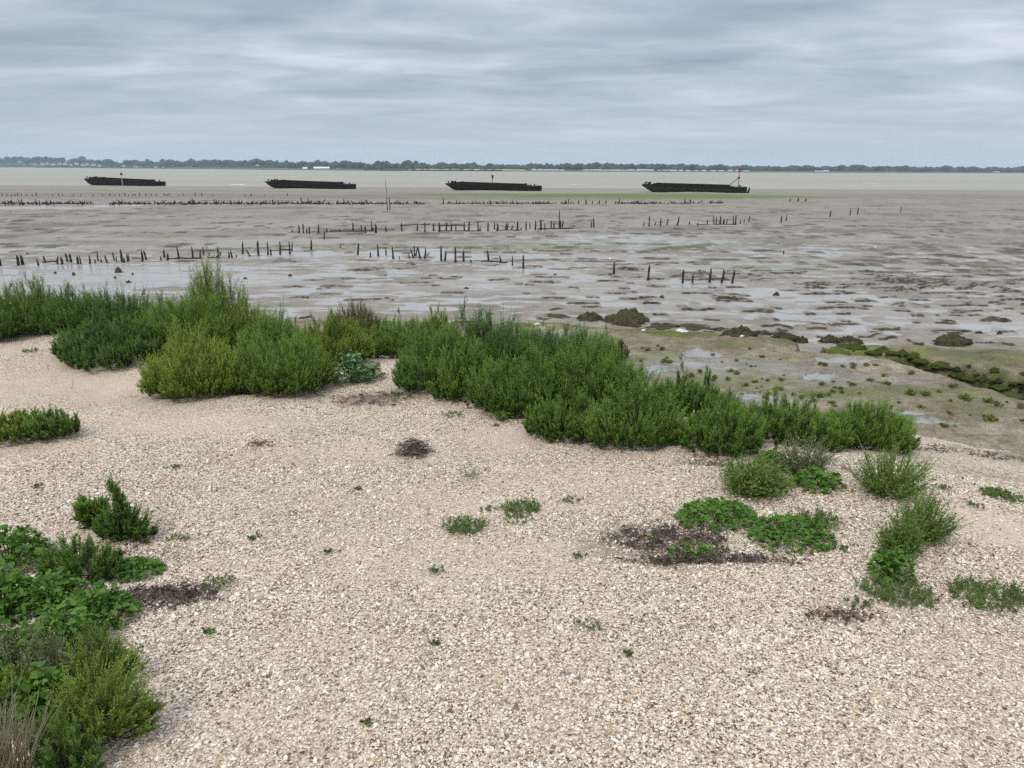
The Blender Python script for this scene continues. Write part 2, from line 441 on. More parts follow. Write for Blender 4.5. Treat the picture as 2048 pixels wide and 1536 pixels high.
cam = bpy.data.cameras.new('camera'); cam.sensor_width = 36; cam.lens = F / 2048 * 36; cam.clip_start = .05; cam.clip_end = 20000
co = bpy.data.objects.new('camera', cam); COL.objects.link(co)
mw = Matrix.Identity(4)
for i in range(3):
    mw[i][0] = RGT[i]; mw[i][1] = UPV[i]; mw[i][2] = -FWD[i]; mw[i][3] = EYE[i]
co.matrix_world = mw; SC.camera = co
SC.view_settings.view_transform = 'Standard'; SC.view_settings.look = 'None'; SC.view_settings.exposure = 0.46; SC.view_settings.gamma = 1
SC.cycles.volume_bounces = 1
SC.cycles.use_denoising = False
SC.cycles.use_adaptive_sampling = False

# ------------------------------------------------------------------ blobs on the ground given as picture ellipses, kept as world ellipses
def blob(px, py, rx, ry, z):
    c = at_z(px, py, z); n = at_z(px, py + ry, z); f = at_z(px, py - ry, z); s = at_z(px + rx, py, z)
    return c[0], (n[1] + f[1]) / 2, abs(s[0] - c[0]), abs(f[1] - n[1]) / 2
def mask(x, y, blobs, soft=.5, seed=0, ns=1.0, amp=.5):
    out = np.zeros(np.shape(x))
    for bx, by, rx, ry, wgt in blobs:
        d = np.hypot((x - bx) / rx, (y - by) / ry)
        sel = d < 2.2
        if not np.any(sel): continue
        nn = fbm(x[sel] * ns / rx * 2, y[sel] * ns / ry * 2, 4, seed)
        v = sstep(1 + soft, 1 - soft, d[sel] + amp * nn) * wgt
        out[sel] = np.maximum(out[sel], v)
    return out

# ------------------------------------------------------------------ MUDFLAT
BARGES = [(158, 326, 372), (525, 707, 378), (892, 1078, 382), (1293, 1490, 386)]
for x0, x1, yb in BARGES:
    c, _ = hit((x0 + x1) / 2, yb + 1, lambda x, y: np.interp(y, MUD_Y, MUD_Z))
    HUMPS.append((c[0] - 1, c[1] - 5, 7.5, 5.5, .26))
c, _ = hit(1330, 392, lambda x, y: np.interp(y, MUD_Y, MUD_Z)); HUMPS.append((c[0], c[1], 22, 14, .18))

offs = np.concatenate([np.linspace(460, 60, 430), np.linspace(59.5, 8, 120)])
dist = 2.65 * F / offs
angs = np.radians(np.linspace(-50, 50, 1400))
X, Y = polar(dist, angs)
Z = mud_macro(X, Y)
near = sstep(190, 120, Y)
right = sstep(-8, 6, X) * .55 + .45
u = fbm(X * .10, Y * .085, 3, 51)
plate = perlin(X * .62 + .5 * perlin(X * 1.3, Y * 1.3, 63), Y * 1.15, 61) + .5 * perlin(X * 1.9, Y * 2.8, 62)
edge1 = sstep(.0, .22, plate)
fine = perlin(X * 2.1, Y * 3.3, 71)
edge2 = sstep(.16, .34, fine)
lump = fbm(X * .8, Y * .9, 4, 73)
wetz = [(*blob(*b, -1.05), wgt) for b, wgt in [((300, 565, 330, 34), .82), ((120, 545, 220, 24), .75), ((690, 590, 260, 26), .66), ((620, 545, 200, 18), .6),
        ((860, 508, 190, 12), 1.0), ((600, 507, 90, 10), .9), ((1010, 532, 60, 9), .95), ((1270, 478, 170, 14), .7), ((1110, 545, 80, 22), .8),
        ((1560, 590, 160, 16), .85), ((1700, 605, 120, 12), .95), ((1420, 568, 90, 12), .9), ((1180, 560, 60, 8), .8), ((1500, 640, 230, 12), .75), ((1900, 660, 120, 14), .85),
        ((1980, 592, 90, 10), .9), ((1700, 655, 60, 14), .95), ((1640, 690, 30, 10), 1.0), ((60, 495, 60, 8), .8), ((1250, 610, 250, 16), .55), ((1000, 610, 200, 12), .7),
        ((1850, 540, 160, 10), .5), ((1600, 500, 180, 10), .6), ((80, 405, 130, 3.5), .8), ((230, 401, 60, 2.5), .9)]]
wm = mask(X, Y, wetz, .45, 81, .9, .55)
glint = perlin(X * .75 + .4 * perlin(X * 2, Y * 2, 66), Y * 2.4, 67) + .5 * perlin(X * 2.3, Y * 6.0, 68)
low = sstep(.15, -.3, plate * .45 + lump * .2 + glint * .55)
wet = np.clip(wm * (.58 + .75 * low) + .74 * sstep(.0, -.5, plate * .45 + .2 * lump + glint * .75) * near * sstep(42, 24, Y) * (.5 + .5 * right), 0, 1)
wet = sstep(.32, .62, wet)
damp = .38 * sstep(-.3, .4, fbm(X * .12, Y * .25, 3, 57)) * sstep(60, 22, Y)
wet = np.maximum(wet, damp * near)
amp = (.010 + .018 * right) * near * (1 - .75 * wm)
rel = amp * edge1 + .008 * edge2 * near * (1 - .8 * wm) + .011 * lump * near * (1 - .7 * wm) + .02 * u * near
Z2 = Z + rel
Z2 = Z2 * (1 - wet) + wet * (Z + .02 * u * near - .004)
# steep little ledge faces are coloured darker than the mud
e1 = 4 * edge1 * (1 - edge1); e2 = 4 * edge2 * (1 - edge2)
gy = np.gradient(plate, axis=0)
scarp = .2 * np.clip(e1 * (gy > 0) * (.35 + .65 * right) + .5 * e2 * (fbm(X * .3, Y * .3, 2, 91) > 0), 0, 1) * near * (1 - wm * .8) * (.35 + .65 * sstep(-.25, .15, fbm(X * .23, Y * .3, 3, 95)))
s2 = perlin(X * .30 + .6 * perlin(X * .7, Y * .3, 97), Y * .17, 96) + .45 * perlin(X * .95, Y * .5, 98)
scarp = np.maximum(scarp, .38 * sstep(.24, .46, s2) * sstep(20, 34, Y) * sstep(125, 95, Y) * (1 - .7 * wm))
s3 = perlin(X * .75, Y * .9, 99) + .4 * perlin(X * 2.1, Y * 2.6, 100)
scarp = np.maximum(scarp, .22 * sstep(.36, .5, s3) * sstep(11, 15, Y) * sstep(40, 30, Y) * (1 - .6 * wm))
LEDGES = [(1660, 567, 170), (1820, 565, 130), (1560, 546, 110), (1700, 541, 90), (1880, 553, 130), (1790, 578, 90), (1990, 580, 70), (1930, 612, 90), (1665, 574, 80), (1590, 580, 60), (1740, 556, 120), (1900, 537, 80), (1620, 536, 60), (1500, 533, 80),
          (1395, 557, 70), (1320, 557, 40), (1220, 560, 60), (1470, 573, 40), (1100, 562, 50), (1930, 635, 60), (1870, 650, 80), (1780, 664, 70), (1990, 645, 60), (1690, 630, 40), (1840, 600, 40), (1990, 530, 60), (1450, 600, 50), (1640, 655, 40),
          (1100, 517, 200), (840, 509, 60), (540, 490, 60), (370, 517, 44), (1060, 530, 50), (980, 526, 70), (420, 555, 60), (1240, 525, 60), (1750, 517, 90), (1850, 520, 80)]
rl = np.random.default_rng(404)
for k_ in range(1250):
    px = rl.uniform(560, 2300); py = rl.uniform(450, 700)
    if rl.random() > np.interp(px, [560, 1100, 1500, 1800], [.22, .38, .75, 1.0]) * np.interp(py, [450, 500, 540, 590, 620, 700], [.5, .7, 1, .8, .42, .25]): continue
    LEDGES.append((px, py, rl.gamma(2.2, 17) + 8))
for k_ in range(420):
    LEDGES.append((rl.uniform(-200, 2200), rl.uniform(412, 500), rl.gamma(2.2, 12) + 6))
dmax = dist[:, None]
for k_, (px, py, wpx) in enumerate(LEDGES):
    zl_ = -1.0 if py > 480 else -1.25
    c_ = at_z(px, py, zl_); dd = math.hypot(c_[0], c_[1]); hl = max(wpx / 2 / F * dd, .12)
    dep = .012 * dd if dd > 24 else .020 + .0024 * dd
    r0 = int(np.searchsorted(dist, dd - 1.2 - hl * .35)); r1 = int(np.searchsorted(dist, dd + 2.2 + hl * .35))
    az_ = math.atan2(c_[0], c_[1]); c0 = int(np.searchsorted(angs, az_ - hl * 1.1 / dd)); c1 = int(np.searchsorted(angs, az_ + hl * 1.1 / dd))
    r0, r1 = min(r0, r1), max(r0, r1)
    if r1 - r0 < 3 or c1 - c0 < 2: continue
    # rows run from near to far
    xs = X[r0:r1, c0:c1]; ys = Y[r0:r1, c0:c1]
    uu = (xs - c_[0]) / hl
    yf = c_[1] + (.05 + .07 * hl) * perlin(uu * 1.3, uu * 0 + k_ * 1.37, 505) + .02 * perlin(xs * 5, xs * 0 + k_, 506)
    v = ys - yf
    tap = np.clip(1 - np.abs(uu)**8, 0, 1)**.6
    gate = (perlin(xs * 1.8, xs * 0 + k_ * 2.1, 507) > -.2)
    hgt = rl.uniform(.018, .042) if dd < 24 else rl.uniform(.015, .03)
    Z2[r0:r1, c0:c1] += hgt * tap * sstep(-.02, .02, v) * np.exp(-np.maximum(v, 0) / .30)
    band = sstep(-dep * 1.1, -dep * .8, v) * sstep(dep * .9, dep * .6, v) * tap * gate
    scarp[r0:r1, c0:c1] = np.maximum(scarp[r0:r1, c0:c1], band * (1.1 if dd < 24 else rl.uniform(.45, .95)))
    wet[r0:r1, c0:c1] *= 1 - .9 * sstep(-dep * 2, -dep, v) * sstep(.6, .1, v) * tap
dkband = sstep(84, 90, Y) * sstep(118, 108, Y) * sstep(30, 5, X)
scarp = np.maximum(scarp, .30 * dkband)
algz = [(*blob(*b, -2.05), wgt) for b, wgt in [((1290, 394, 330, 6.5), 1.6), ((1050, 390, 260, 4), 1.2), ((700, 382, 240, 2), .55), ((300, 379, 340, 2), .6), ((60, 378, 160, 2), .6), ((1900, 392, 260, 8), .45), ((1600, 384, 200, 3), .35)]]
algz += [(*blob(*b, -1.15), wgt) for b, wgt in [((1290, 492, 240, 10), .55), ((1050, 497, 130, 7), .5), ((420, 470, 180, 8), .25), ((720, 470, 160, 7), .3), ((1600, 545, 200, 8), .35)]]
algae = mask(X, Y, algz, .5, 85, 1.2, .35)
shore = sstep(165, 175, Y) * .35
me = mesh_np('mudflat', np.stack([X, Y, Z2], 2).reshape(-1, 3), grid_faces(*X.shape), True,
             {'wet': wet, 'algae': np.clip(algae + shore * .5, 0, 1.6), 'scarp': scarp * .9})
tag(put('mudflat', me, M_MUD), 'broad grey brown tidal mudflat with shallow pools', None, None, 'structure')

# ------------------------------------------------------------------ SEA
Xs, Ys = polar(np.geomspace(120, 4100, 90), np.radians(np.linspace(-58, 58, 90)))
tag(put('sea', mesh_np('sea', np.stack([Xs, Ys, np.full_like(Xs, -2.8)], 2).reshape(-1, 3), grid_faces(*Xs.shape)), M_SEA), 'pale khaki estuary water with small whitecaps', None, None, 'structure')

# ------------------------------------------------------------------ SALTMARSH TERRACE
gx = np.arange(-7, 12.5, .028); gy_ = np.arange(3.6, 13.2, .028)
X, Y = np.meshgrid(gx, gy_)
Z, face = marsh_z(X, Y)
a, b = marsh_parts(X, Y)
pools = [(*blob(*q, -.5), 1.0) for q in [(1400, 709, 42, 7), (1680, 726, 58, 8), (1310, 745, 40, 8), (1380, 733, 70, 6), (1640, 763, 40, 6), (1520, 803, 60, 8), (1860, 857, 60, 8), (1800, 838, 60, 6), (1230, 700, 30, 5), (1450, 745, 40, 4)]]
pm = mask(X, Y, pools, .22, 131, .8, .55)
faint = mask(X, Y, [(*blob(*q, -.5), .5) for q in [(1450, 740, 180, 26), (1720, 770, 140, 14), (1560, 810, 120, 12)]], .5, 133, 1.5, .8)
wet = np.clip(np.maximum(pm, faint * .8), 0, 1)
Z = Z * (1 - pm) + pm * (Z - .02)
algz = [(*blob(*q, -.5), wgt) for q, wgt in [((1130, 645, 130, 9), 1.0), ((1370, 665, 130, 7), .9), ((1560, 676, 60, 8), .8), ((1700, 685, 70, 12), 1.0), ((1880, 700, 200, 12), .55), ((1990, 712, 90, 18), .5), ((1240, 680, 60, 10), .5),
        ((1450, 690, 90, 8), .5), ((1560, 725, 90, 9), .45), ((1600, 800, 170, 12), .8), ((1850, 800, 170, 16), .55), ((1700, 850, 200, 14), .6), ((1460, 770, 150, 12), .5), ((830, 634, 90, 7), .9), ((1330, 720, 60, 14), .45), ((1950, 830, 90, 12), .5)]]
algae = mask(X, Y, algz, .5, 141, 1.3, .7)
algae = np.clip(algae + face * sstep(-.1, .35, fbm(X * 2.7, Y * 2.7, 3, 143)) * .8 * (Y > 6.5), 0, 1) * (1 - pm)
me = mesh_np('saltmarsh_terrace', np.stack([X, Y, Z], 2).reshape(-1, 3), grid_faces(*X.shape), True, {'wet': wet, 'face': np.clip(face, 0, 1), 'algae': algae})
tag(put('saltmarsh_terrace', me, M_MARSH), 'raised brown mud terrace with green algae, puddles and a creek', None, None, 'structure')

# ------------------------------------------------------------------ SHELL BEACH
dist = 1.0 / np.linspace(1 / .9, 1 / 22, 620)
X, Y = polar(dist, np.radians(np.linspace(-62, 62, 1000)))
Z = beach_z(X, Y)
sandb = [(*blob(*q, 0), wgt) for q, wgt in [((190, 745, 170, 40), .8), ((60, 760, 120, 50), .55), ((1000, 875, 90, 28), .85), ((760, 905, 190, 20), .6), ((880, 1130, 330, 75), .6), ((1150, 960, 230, 34), .5),
         ((960, 1010, 260, 40), .6), ((620, 1300, 200, 60), .35), ((1180, 1330, 260, 60), .3), ((1990, 1050, 130, 36), .9), ((400, 850, 260, 24), .5), ((1130, 1110, 130, 30), .7), ((650, 920, 160, 16), .5), ((2000, 870, 60, 12), .3)]]
sand = np.maximum(mask(X, Y, sandb, .6, 151, 1.0, .7), .42 * sstep(.05, .6, fbm(X * .9, Y * 1.3, 4, 155)))
soilb = [(*blob(*q, 0), wgt) for q, wgt in [((1340, 1075, 120, 34), .8), ((1250, 1090, 90, 34), .55), ((1430, 1120, 160, 14), .55), ((310, 1185, 110, 26), .75), ((420, 1185, 60, 20), .4), ((740, 788, 60, 12), .7), ((820, 785, 40, 10), .6),
         ((300, 1110, 60, 20), .5), ((1680, 1225, 50, 14), .4), ((1440, 930, 80, 16), .35), ((120, 1085, 60, 12), .5), ((1670, 935, 40, 16), .5), ((1990, 905, 90, 12), .3)]]
soil = mask(X, Y, soilb, .6, 161, 1.6, 1.0)
tag(put('shell_beach', mesh_np('shell_beach', np.stack([X, Y, Z], 2).reshape(-1, 3), grid_faces(*X.shape), True, {'sand': sand, 'soil': soil}), M_BEACH),
    'pale beach of crushed cockle shell with sandy hollows', None, None, 'structure')

# loose shells lying on it
n = 520000
a = np.radians(rng.uniform(-46, 46, n)); d = np.sqrt(rng.uniform(1.05**2, 5.0**2, n))
keep = rng.random(n) < np.interp(d, [1, 3.2, 5], [1, .9, .35]); a, d = a[keep], d[keep]
x, y = d * np.sin(a), d * np.cos(a)
sm = np.maximum(mask(x, y, sandb, .6, 151, 1.0, .7), .42 * sstep(.05, .6, fbm(x * .9, y * 1.3, 4, 155))); so_ = mask(x, y, soilb, .6, 161, 1.6, 1.0)
keep = rng.random(len(x)) > np.clip(sm * .85 + so_ * .55, 0, 1); x, y = x[keep], y[keep]
n = len(x)
r = np.exp(rng.normal(math.log(.0034), .42, n)).clip(.002, .0095); big_ = rng.random(n) < .0006; r[big_] = rng.uniform(.010, .016, int(big_.sum()))
k = 5
ang = np.arange(k) * 2 * pi / k
ca = rng.uniform(0, 2 * pi, n); el = rng.uniform(.55, 1., n)
ring = np.stack([np.cos(ang)[None] * np.ones(n)[:, None], np.sin(ang)[None] * el[:, None], np.zeros((n, k))], 2) * rng.uniform(.8, 1.2, (n, k, 1))
tv = np.concatenate([np.zeros((n, 1, 3)), ring], 1); tv[:, 0, 2] = rng.uniform(.15, .5, n)
tilt = np.abs(rng.normal(0, .58, n)); tax = rng.uniform(0, 2 * pi, n)
nrm = np.stack([np.sin(tilt) * np.cos(tax), np.sin(tilt) * np.sin(tax), np.cos(tilt)], 1)
Mx = frames(nrm, ca)[:, :, [0, 2, 1]]
V = np.einsum('nij,nkj->nki', Mx, tv * r[:, None, None])
V += np.stack([x, y, beach_z(x, y) + .0015 + r * np.sin(tilt) * .7], 1)[:, None]
f = np.array([[0, 1 + i, 1 + (i + 1) % k] for i in range(k)])
Fo = (np.arange(n) * (k + 1))[:, None, None] + f[None]
tag(put('loose_shells', mesh_np('loose_shells', V.reshape(-1, 3), Fo.reshape(-1, 3), False), M_SHELL), 'loose broken cockle shells strewn over the beach', 'shells', None, 'stuff')

# ------------------------------------------------------------------ PLANTS
LEAFT_F = np.array([[0, 1, 2, 3]])
def shoots_mesh(P, D, L, K, leaf, wid, rs):
    """leafy plumes: start P, direction D, length L; K leaves each"""
    n = len(P)
    t = (np.arange(K)[None] + rs.random((n, K))) / K
    t = .12 + .9 * t
    bend = unit(rs.normal(0, 1, (n, 3))) * .10
    A = P[:, None] + (D[:, None] * t[..., None] + bend[:, None] * (t**2)[..., None]) * L[:, None, None]
    az = np.arange(K)[None] * 2.39996 + rs.uniform(0, 6.28, (n, 1))
    Mf = frames(D)
    perp = Mf[:, None, :, 0] * np.cos(az)[..., None] + Mf[:, None, :, 2] * np.sin(az)[..., None]
    an = np.interp(t, [0, .7, 1.02], [.95, .7, .25]) + rs.normal(0, .12, (n, K))
    ld = D[:, None] * np.cos(an)[..., None] + perp * np.sin(an)[..., None]
    ll = leaf * np.interp(t, [0, .3, 1.02], [.8, 1.1, .6]) * rs.uniform(.75, 1.25, (n, K))
    side = unit(np.cross(ld, perp + .6 * rs.normal(0, 1, (n, K, 3))))
    mid = A + ld * (ll * .5)[..., None]
    q = np.stack([A, mid + side * wid * .5, A + ld * ll[..., None], mid - side * wid * .5], 2)
    V = q.reshape(-1, 3)
    global TIPS
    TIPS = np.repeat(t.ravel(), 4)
    return V, np.arange(len(V)).reshape(-1, 4)

def place_dome(x0, x1, yb, yt, depth=.8, wide=1.0):
    p, t = hit((x0 + x1) / 2, yb)
    rx = (x1 - x0) / 2 / F * t
    ry = rx * depth
    cy = p[1] + ry * .85; k = cy / p[1]
    rx *= (1 + (k - 1) * .6)
    rx *= wide; ry *= wide
    cx = p[0] * k
    gzc = gz(cx, cy)
    d = ray((x0 + x1) / 2, yt)
    zt = EYE[2] + d[2] * (cy / d[1])
    return cx, cy, gzc, rx, ry, max(zt - gzc, .06)

def blite(x0, x1, yb, yt, tone, label, depth=.8, dens=1., leaf=1., sparse=False, lean=0.0, seed=None):
    cx, cy, g, rx, ry, h = place_dome(x0, x1, yb, yt, depth, 1.0 if sparse else 1.07); h *= .90
    rs = np.random.default_rng(int(x0 * 7 + yb * 13 + yt))
    L0 = float(np.clip(.56 * h, .12, .32))
    area = pi * rx * ry + 1.5 * (rx + ry) * h
    n = int(np.clip(400 * area * dens / (leaf**1.2), 40, 1200))
    th = rs.uniform(0, 2 * pi, n)
    pk = ('peaked' in label and yt < 560) or 'spire' in label
    q = rs.uniform(0, 1, n)**((.62 if 'peaked' in label else .95) if pk else .40)                   # 0 centre .. 1 rim
    clump = 1 + .36 * perlin(q * np.cos(th) * 2.6 + x0, q * np.sin(th) * 2.6 + yb, 7) + .16 * perlin(q * np.cos(th) * 6 + yb, q * np.sin(th) * 6, 8) + .08 * rs.normal(0, 1, n) + .22 * (rs.random(n) < .07)
    el = (.52 * np.clip(1 - q**2.4, 0, 1)**.6 + .56 * np.clip(1 - q * 1.02, 0, 1)**.9) * (1 if 'peaked' in label else np.where(q < .40, 1.1, .62)) if pk else np.clip(1 - q**2.8, 0, 1)**.62
    tip = np.stack([rx * q * np.cos(th), ry * q * np.sin(th), h * (el * .93 * clump + .07)], 1)
    rim = .05 * fbm(np.cos(th) * 1.7 + yb, np.sin(th) * 1.7 + x0, 3, 4) * 3
    tip[:, :2] *= (1 + rim)[:, None]
    if sparse and not pk:
        tip[:, 2] *= rs.uniform(.35, 1.05, n)
    layer = np.where(rs.random(n) < .48, rs.uniform(.25, .9, n), 1.0)
    tip *= np.stack([layer**.12, layer**.12, layer], 1)
    nr_ = int(n * .45)                                   # a leafy skirt down to the shells
    thr = rs.uniform(0, 2 * pi, nr_); qr = rs.uniform(.80, 1.04, nr_)
    rimr = .05 * fbm(np.cos(thr) * 1.7 + yb, np.sin(thr) * 1.7 + x0, 3, 4) * 3
    skirt = np.stack([rx * qr * np.cos(thr) * (1 + rimr), ry * qr * np.sin(thr) * (1 + rimr), h * rs.uniform(.06, .34, nr_) + .02], 1)
    ni_ = int(n * .30); thi = rs.uniform(0, 2 * pi, ni_); qi = rs.uniform(.3, .86, ni_)
    inner = np.stack([rx * qi * np.cos(thi), ry * qi * np.sin(thi), h * rs.uniform(.12, .42, ni_)], 1)
    skirt = np.concatenate([skirt, inner]); thr = np.concatenate([thr, thi]); qr = np.concatenate([qr, qi]); nr_ += ni_
    tip = np.concatenate([tip, skirt]); th = np.concatenate([th, thr]); q = np.concatenate([q, qr]); n = len(tip)
    rad = np.stack([np.cos(th) * q, np.sin(th) * q, np.zeros(n)], 1)
    D = unit(rad * (.62 if sparse else .34) + np.array([lean, 0, 1.0]) + rs.normal(0, .13, (n, 3)))
    L = L0 * rs.uniform(.75, 1.3, n); L[n - nr_:] *= .5
    D[n - nr_:] = unit(D[n - nr_:] + rad[n - nr_:] * .35)
    P = tip - D * L[:, None]
    low = P[:, 2] < .01; P[low, 2] = rs.uniform(.0, .03, int(low.sum()))
    zl = ground(cx + P[:, 0], cy + P[:, 1]) - g
    P[:, 2] += np.where(P[:, 2] < .15, zl, zl * .6)
    K = int(44 if leaf >= .9 else 50)
    ns = 6
    PS = np.repeat(P, ns, 0) + np.repeat(D * L[:, None], ns, 0) * rs.uniform(.12, .72, (n * ns, 1))
    DS = unit(np.repeat(D, ns, 0) + rs.normal(0, .21, (n * ns, 3)))
    LS = np.repeat(L, ns) * rs.uniform(.22, .42, n * ns)
    V1, F1 = shoots_mesh(P, D, L, K, .0185 * leaf, .0052 * leaf, rs); tp = TIPS
    V2, F2 = shoots_mesh(PS, DS, LS, int(K * .42), .017 * leaf, .0052 * leaf, rs)
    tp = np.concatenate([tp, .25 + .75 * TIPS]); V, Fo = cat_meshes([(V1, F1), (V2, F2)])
    root = bpy.data.objects.new('sea_blite_bush', None); COL.objects.link(root); root.location = (cx, cy, g)
    root.empty_display_size = .1
    tag(root, label, 'bush', 'sea blite bushes on the beach')
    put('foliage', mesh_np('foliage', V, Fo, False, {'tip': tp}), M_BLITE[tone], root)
    m = min(n, 45); idx = rs.choice(n, m, False)
    base = P[idx] * np.array([.3, .3, 0]); base[:, 2] = ground(cx + base[:, 0], cy + base[:, 1]) - g - .01
    mid = base * .5 + P[idx] * .5 + rs.normal(0, .02, (m, 3)); 
    S = cat_meshes([tubes(base, mid, .004, .003), tubes(mid, P[idx] + D[idx] * L[idx, None] * .4, .003, .0012)])
    put('stem', mesh_np('stem', *S), M_STEM, root)
    return root

B = [
 (-190, 40, 690, 570, 'dark', 'dark green sea blite bush cut off by the frame at the far left'),
 (-20, 145, 674, 558, 'green', 'fresh green sea blite bush behind the pale shell bank at far left'),
 (90, 235, 672, 566, 'dark', 'dark bluish green sea blite bush just right of the far left bush'),
 (195, 320, 676, 572, 'dark', 'narrow dark sea blite bush between the far left bushes and the tall peaked one'),
 (127, 335, 742, 636, 'dark', 'low dark sea blite bush spreading over shells left of the front pair'),
 (290, 470, 715, 580, 'green', 'mid green sea blite bush on the left shoulder of the tall peaked bush'),
 (325, 555, 700, 541, 'yellow', 'tallest yellowish green sea blite bush with a peaked top'),
 (296, 500, 803, 655, 'yellow', 'bright yellow green rounded sea blite bush at front of the left clump'),
 (455, 672, 797, 655, 'green', 'dense deep green sea blite bush beside the bright yellow green one'),
 (475, 625, 730, 628, 'green', 'half hidden sea blite bush behind the front left pair'),
 (590, 745, 738, 628, 'yellow', 'thin grassy looking sea blite bush left of the pale broad leaved plants'),
 (655, 770, 690, 598, 'brown', 'dark reddish sea blite bush standing up against the wet mud'),
 (745, 885, 712, 630, 'green', 'mid green sea blite bush tucked behind the very dark central one'),
 (690, 830, 718, 642, 'green', 'low green sea blite bush filling the gap behind the pale leaved plants'),
 (838, 910, 690, 614, 'yellow', 'small yellowish sea blite sprig between two larger bushes at the back'),
 (792, 985, 788, 650, 'dark', 'very dark green sea blite bush right of the pale broad leaved plants'),
 (880, 1070, 768, 618, 'dark', 'tall dark sea blite bush at the top of the central clump'),
 (985, 1200, 760, 645, 'dark', 'broad dark sea blite bush on the right slope of the central clump'),
 (860, 1010, 808, 690, 'green', 'mid green sea blite bush on the front left edge of the central clump'),
 (945, 1150, 842, 700, 'green', 'large upright sea blite bush at the front of the central clump'),
 (1080, 1295, 825, 680, 'green', 'tall plumed sea blite bush at the centre right of the central clump'),
 (1120, 1240, 765, 655, 'green', 'small green sea blite bush at the mud edge behind the central clump'),
 (1195, 1255, 722, 676, 'brown', 'little rusty brown sea blite bush out on the mud terrace'),
 (1058, 1215, 890, 785, 'green', 'left half of the rounded sea blite pair nearest the bare shell slope'),
 (1170, 1362, 908, 765, 'green', 'largest sea blite bush of the right front with upright plumes'),
 (1295, 1482, 838, 744, 'green', 'sea blite bush beside the small shell patch at the mud edge'),
 (1356, 1530, 918, 802, 'green', 'sea blite bush separated by a small shelly gap from the largest one'),
 (1462, 1690, 897, 790, 'green', 'wide sea blite bush behind the grey green orache'),
 (1625, 1826, 901, 796, 'green', 'last sea blite bush at the right end of the belt'),
 (-60, 85, 895, 828, 'yellow', 'low sea blite bush at the left edge on open shells'),
 (60, 160, 885, 812, 'green', 'small sea blite bush with two upright tips on open shells at left'),
 (160, 222, 1060, 1008, 'green', 'tiny sea blite sprig above the broad leaved patch'),
]
for x0, x1, yb, yt, tone, lab in B:
    blite(x0, x1, yb, yt, tone, lab)
blite(190, 320, 1100, 972, 'green', 'lone upright sea blite plant with one tall central spire', .6, .9, .9, True)
blite(95, 255, 1180, 1075, 'green', 'soft dark sea blite plant among the broad leaves at lower left', .7, .8, .75)
blite(120, 345, 1525, 1275, 'yellow', 'wispy yellow green sea blite bush leaning over shells at the bottom left', .8, .6, .62, True, .25)
blite(140, 300, 1400, 1225, 'yellow', 'feathery olive sea blite bush just above the bottom left one', .7, .6, .62, True, .2)
blite(-50, 105, 1475, 1330, 'yellow', 'soft green sea blite plant at the left edge above the dry grass', .8, .6, .62)
blite(75, 215, 1590, 1420, 'green', 'green sea blite bush at the bottom edge beside the dry grass', .7, .6, .62)

# --- broad leaved plants
def leaf_template(nx=2, ny=6):
    v = []
    for j in range(ny + 1):
        t = j / ny
        wd = .04 if t < .15 else .5 * (sin(pi * min(1, (t - .12) / .88)**.62))**.8 + .01
        for i in range(nx + 1):
            s = i / nx * 2 - 1
            v.append((s * wd, t, .22 * abs(s) * wd * 2 - .30 * t * t + .10 * s * sin(t * 15) + .05 * sin(t * 11)))
    return np.array(v), grid_faces(ny + 1, nx + 1)
LV, LF = leaf_template()
def leafy(name, x0, x1, yb, yt, label, cat_, m, group, n=None, size=.06, wide=.62, depth=.8, sizev=.35):
    cx, cy, g, rx, ry, h = place_dome(x0, x1, yb, yt, depth)
    rs = np.random.default_rng(int(x0 * 3 + yb * 5 + yt))
    size *= .48; wide *= 1.1
    if n is None: n = int(np.clip(1.6 * (pi * rx * ry + (rx + ry) * h) / (size * size * wide), 14, 900))
    th = rs.uniform(0, 2 * pi, n); q = np.sqrt(rs.uniform(0, 1, n))
    el = np.sqrt(np.clip(1 - q**2.4, 0, 1))
    lv = rs.uniform(.25, 1, n)**.6
    T = np.stack([rx * q * np.cos(th), ry * q * np.sin(th), h * el * lv * (.85 + .3 * perlin(q * np.cos(th) * 3 + x0, q * np.sin(th) * 3, 9))], 1)
    sz = size * np.exp(rs.normal(0, sizev, n)).clip(.45, 1.9)
    D = unit(np.stack([np.cos(th) * (.35 + q) + rs.normal(0, .5, n), np.sin(th) * (.35 + q) + rs.normal(0, .5, n), rs.uniform(-.05, .9, n)], 1))
    Mr = frames(D, rs.normal(0, .5, n))
    Ms = Mr * np.stack([sz * wide * rs.uniform(.75, 1.2, n), sz, sz * rs.uniform(.3, 1.2, n)], 1)[:, None, :]
    T = T - D * sz[:, None] * .6
    T[:, 2] = np.maximum(T[:, 2], .004)
    T[:, 2] += ground(cx + T[:, 0], cy + T[:, 1]) - g
    V, Fo = merge(LV, LF, Ms, T)
    root = bpy.data.objects.new(name, None); COL.objects.link(root); root.location = (cx, cy, g)
    tag(root, label, cat_, group)
    put('leaves', mesh_np('leaves', V, Fo, True), m, root)
    mm = min(n, 60); idx = rs.choice(n, mm, False)
    b0 = T[idx] * np.array([.3, .3, 0]); b0[:, 2] = ground(cx + b0[:, 0], cy + b0[:, 1]) - g - .005
    put('stem', mesh_np('stem', *tubes(b0, T[idx] + D[idx] * sz[idx, None] * .15, .003, .0018)), m, root)
    return root
GB = 'sea beet plants on the shells'
leafy('sea_beet', -60, 110, 1160, 1050, 'bright green sea beet at the top of the lower left patch', 'plant', M_BEET, GB, size=.05)
leafy('sea_beet', -70, 90, 1260, 1120, 'sea beet with broad leaves against the left edge', 'plant', M_BEET, GB, size=.052)
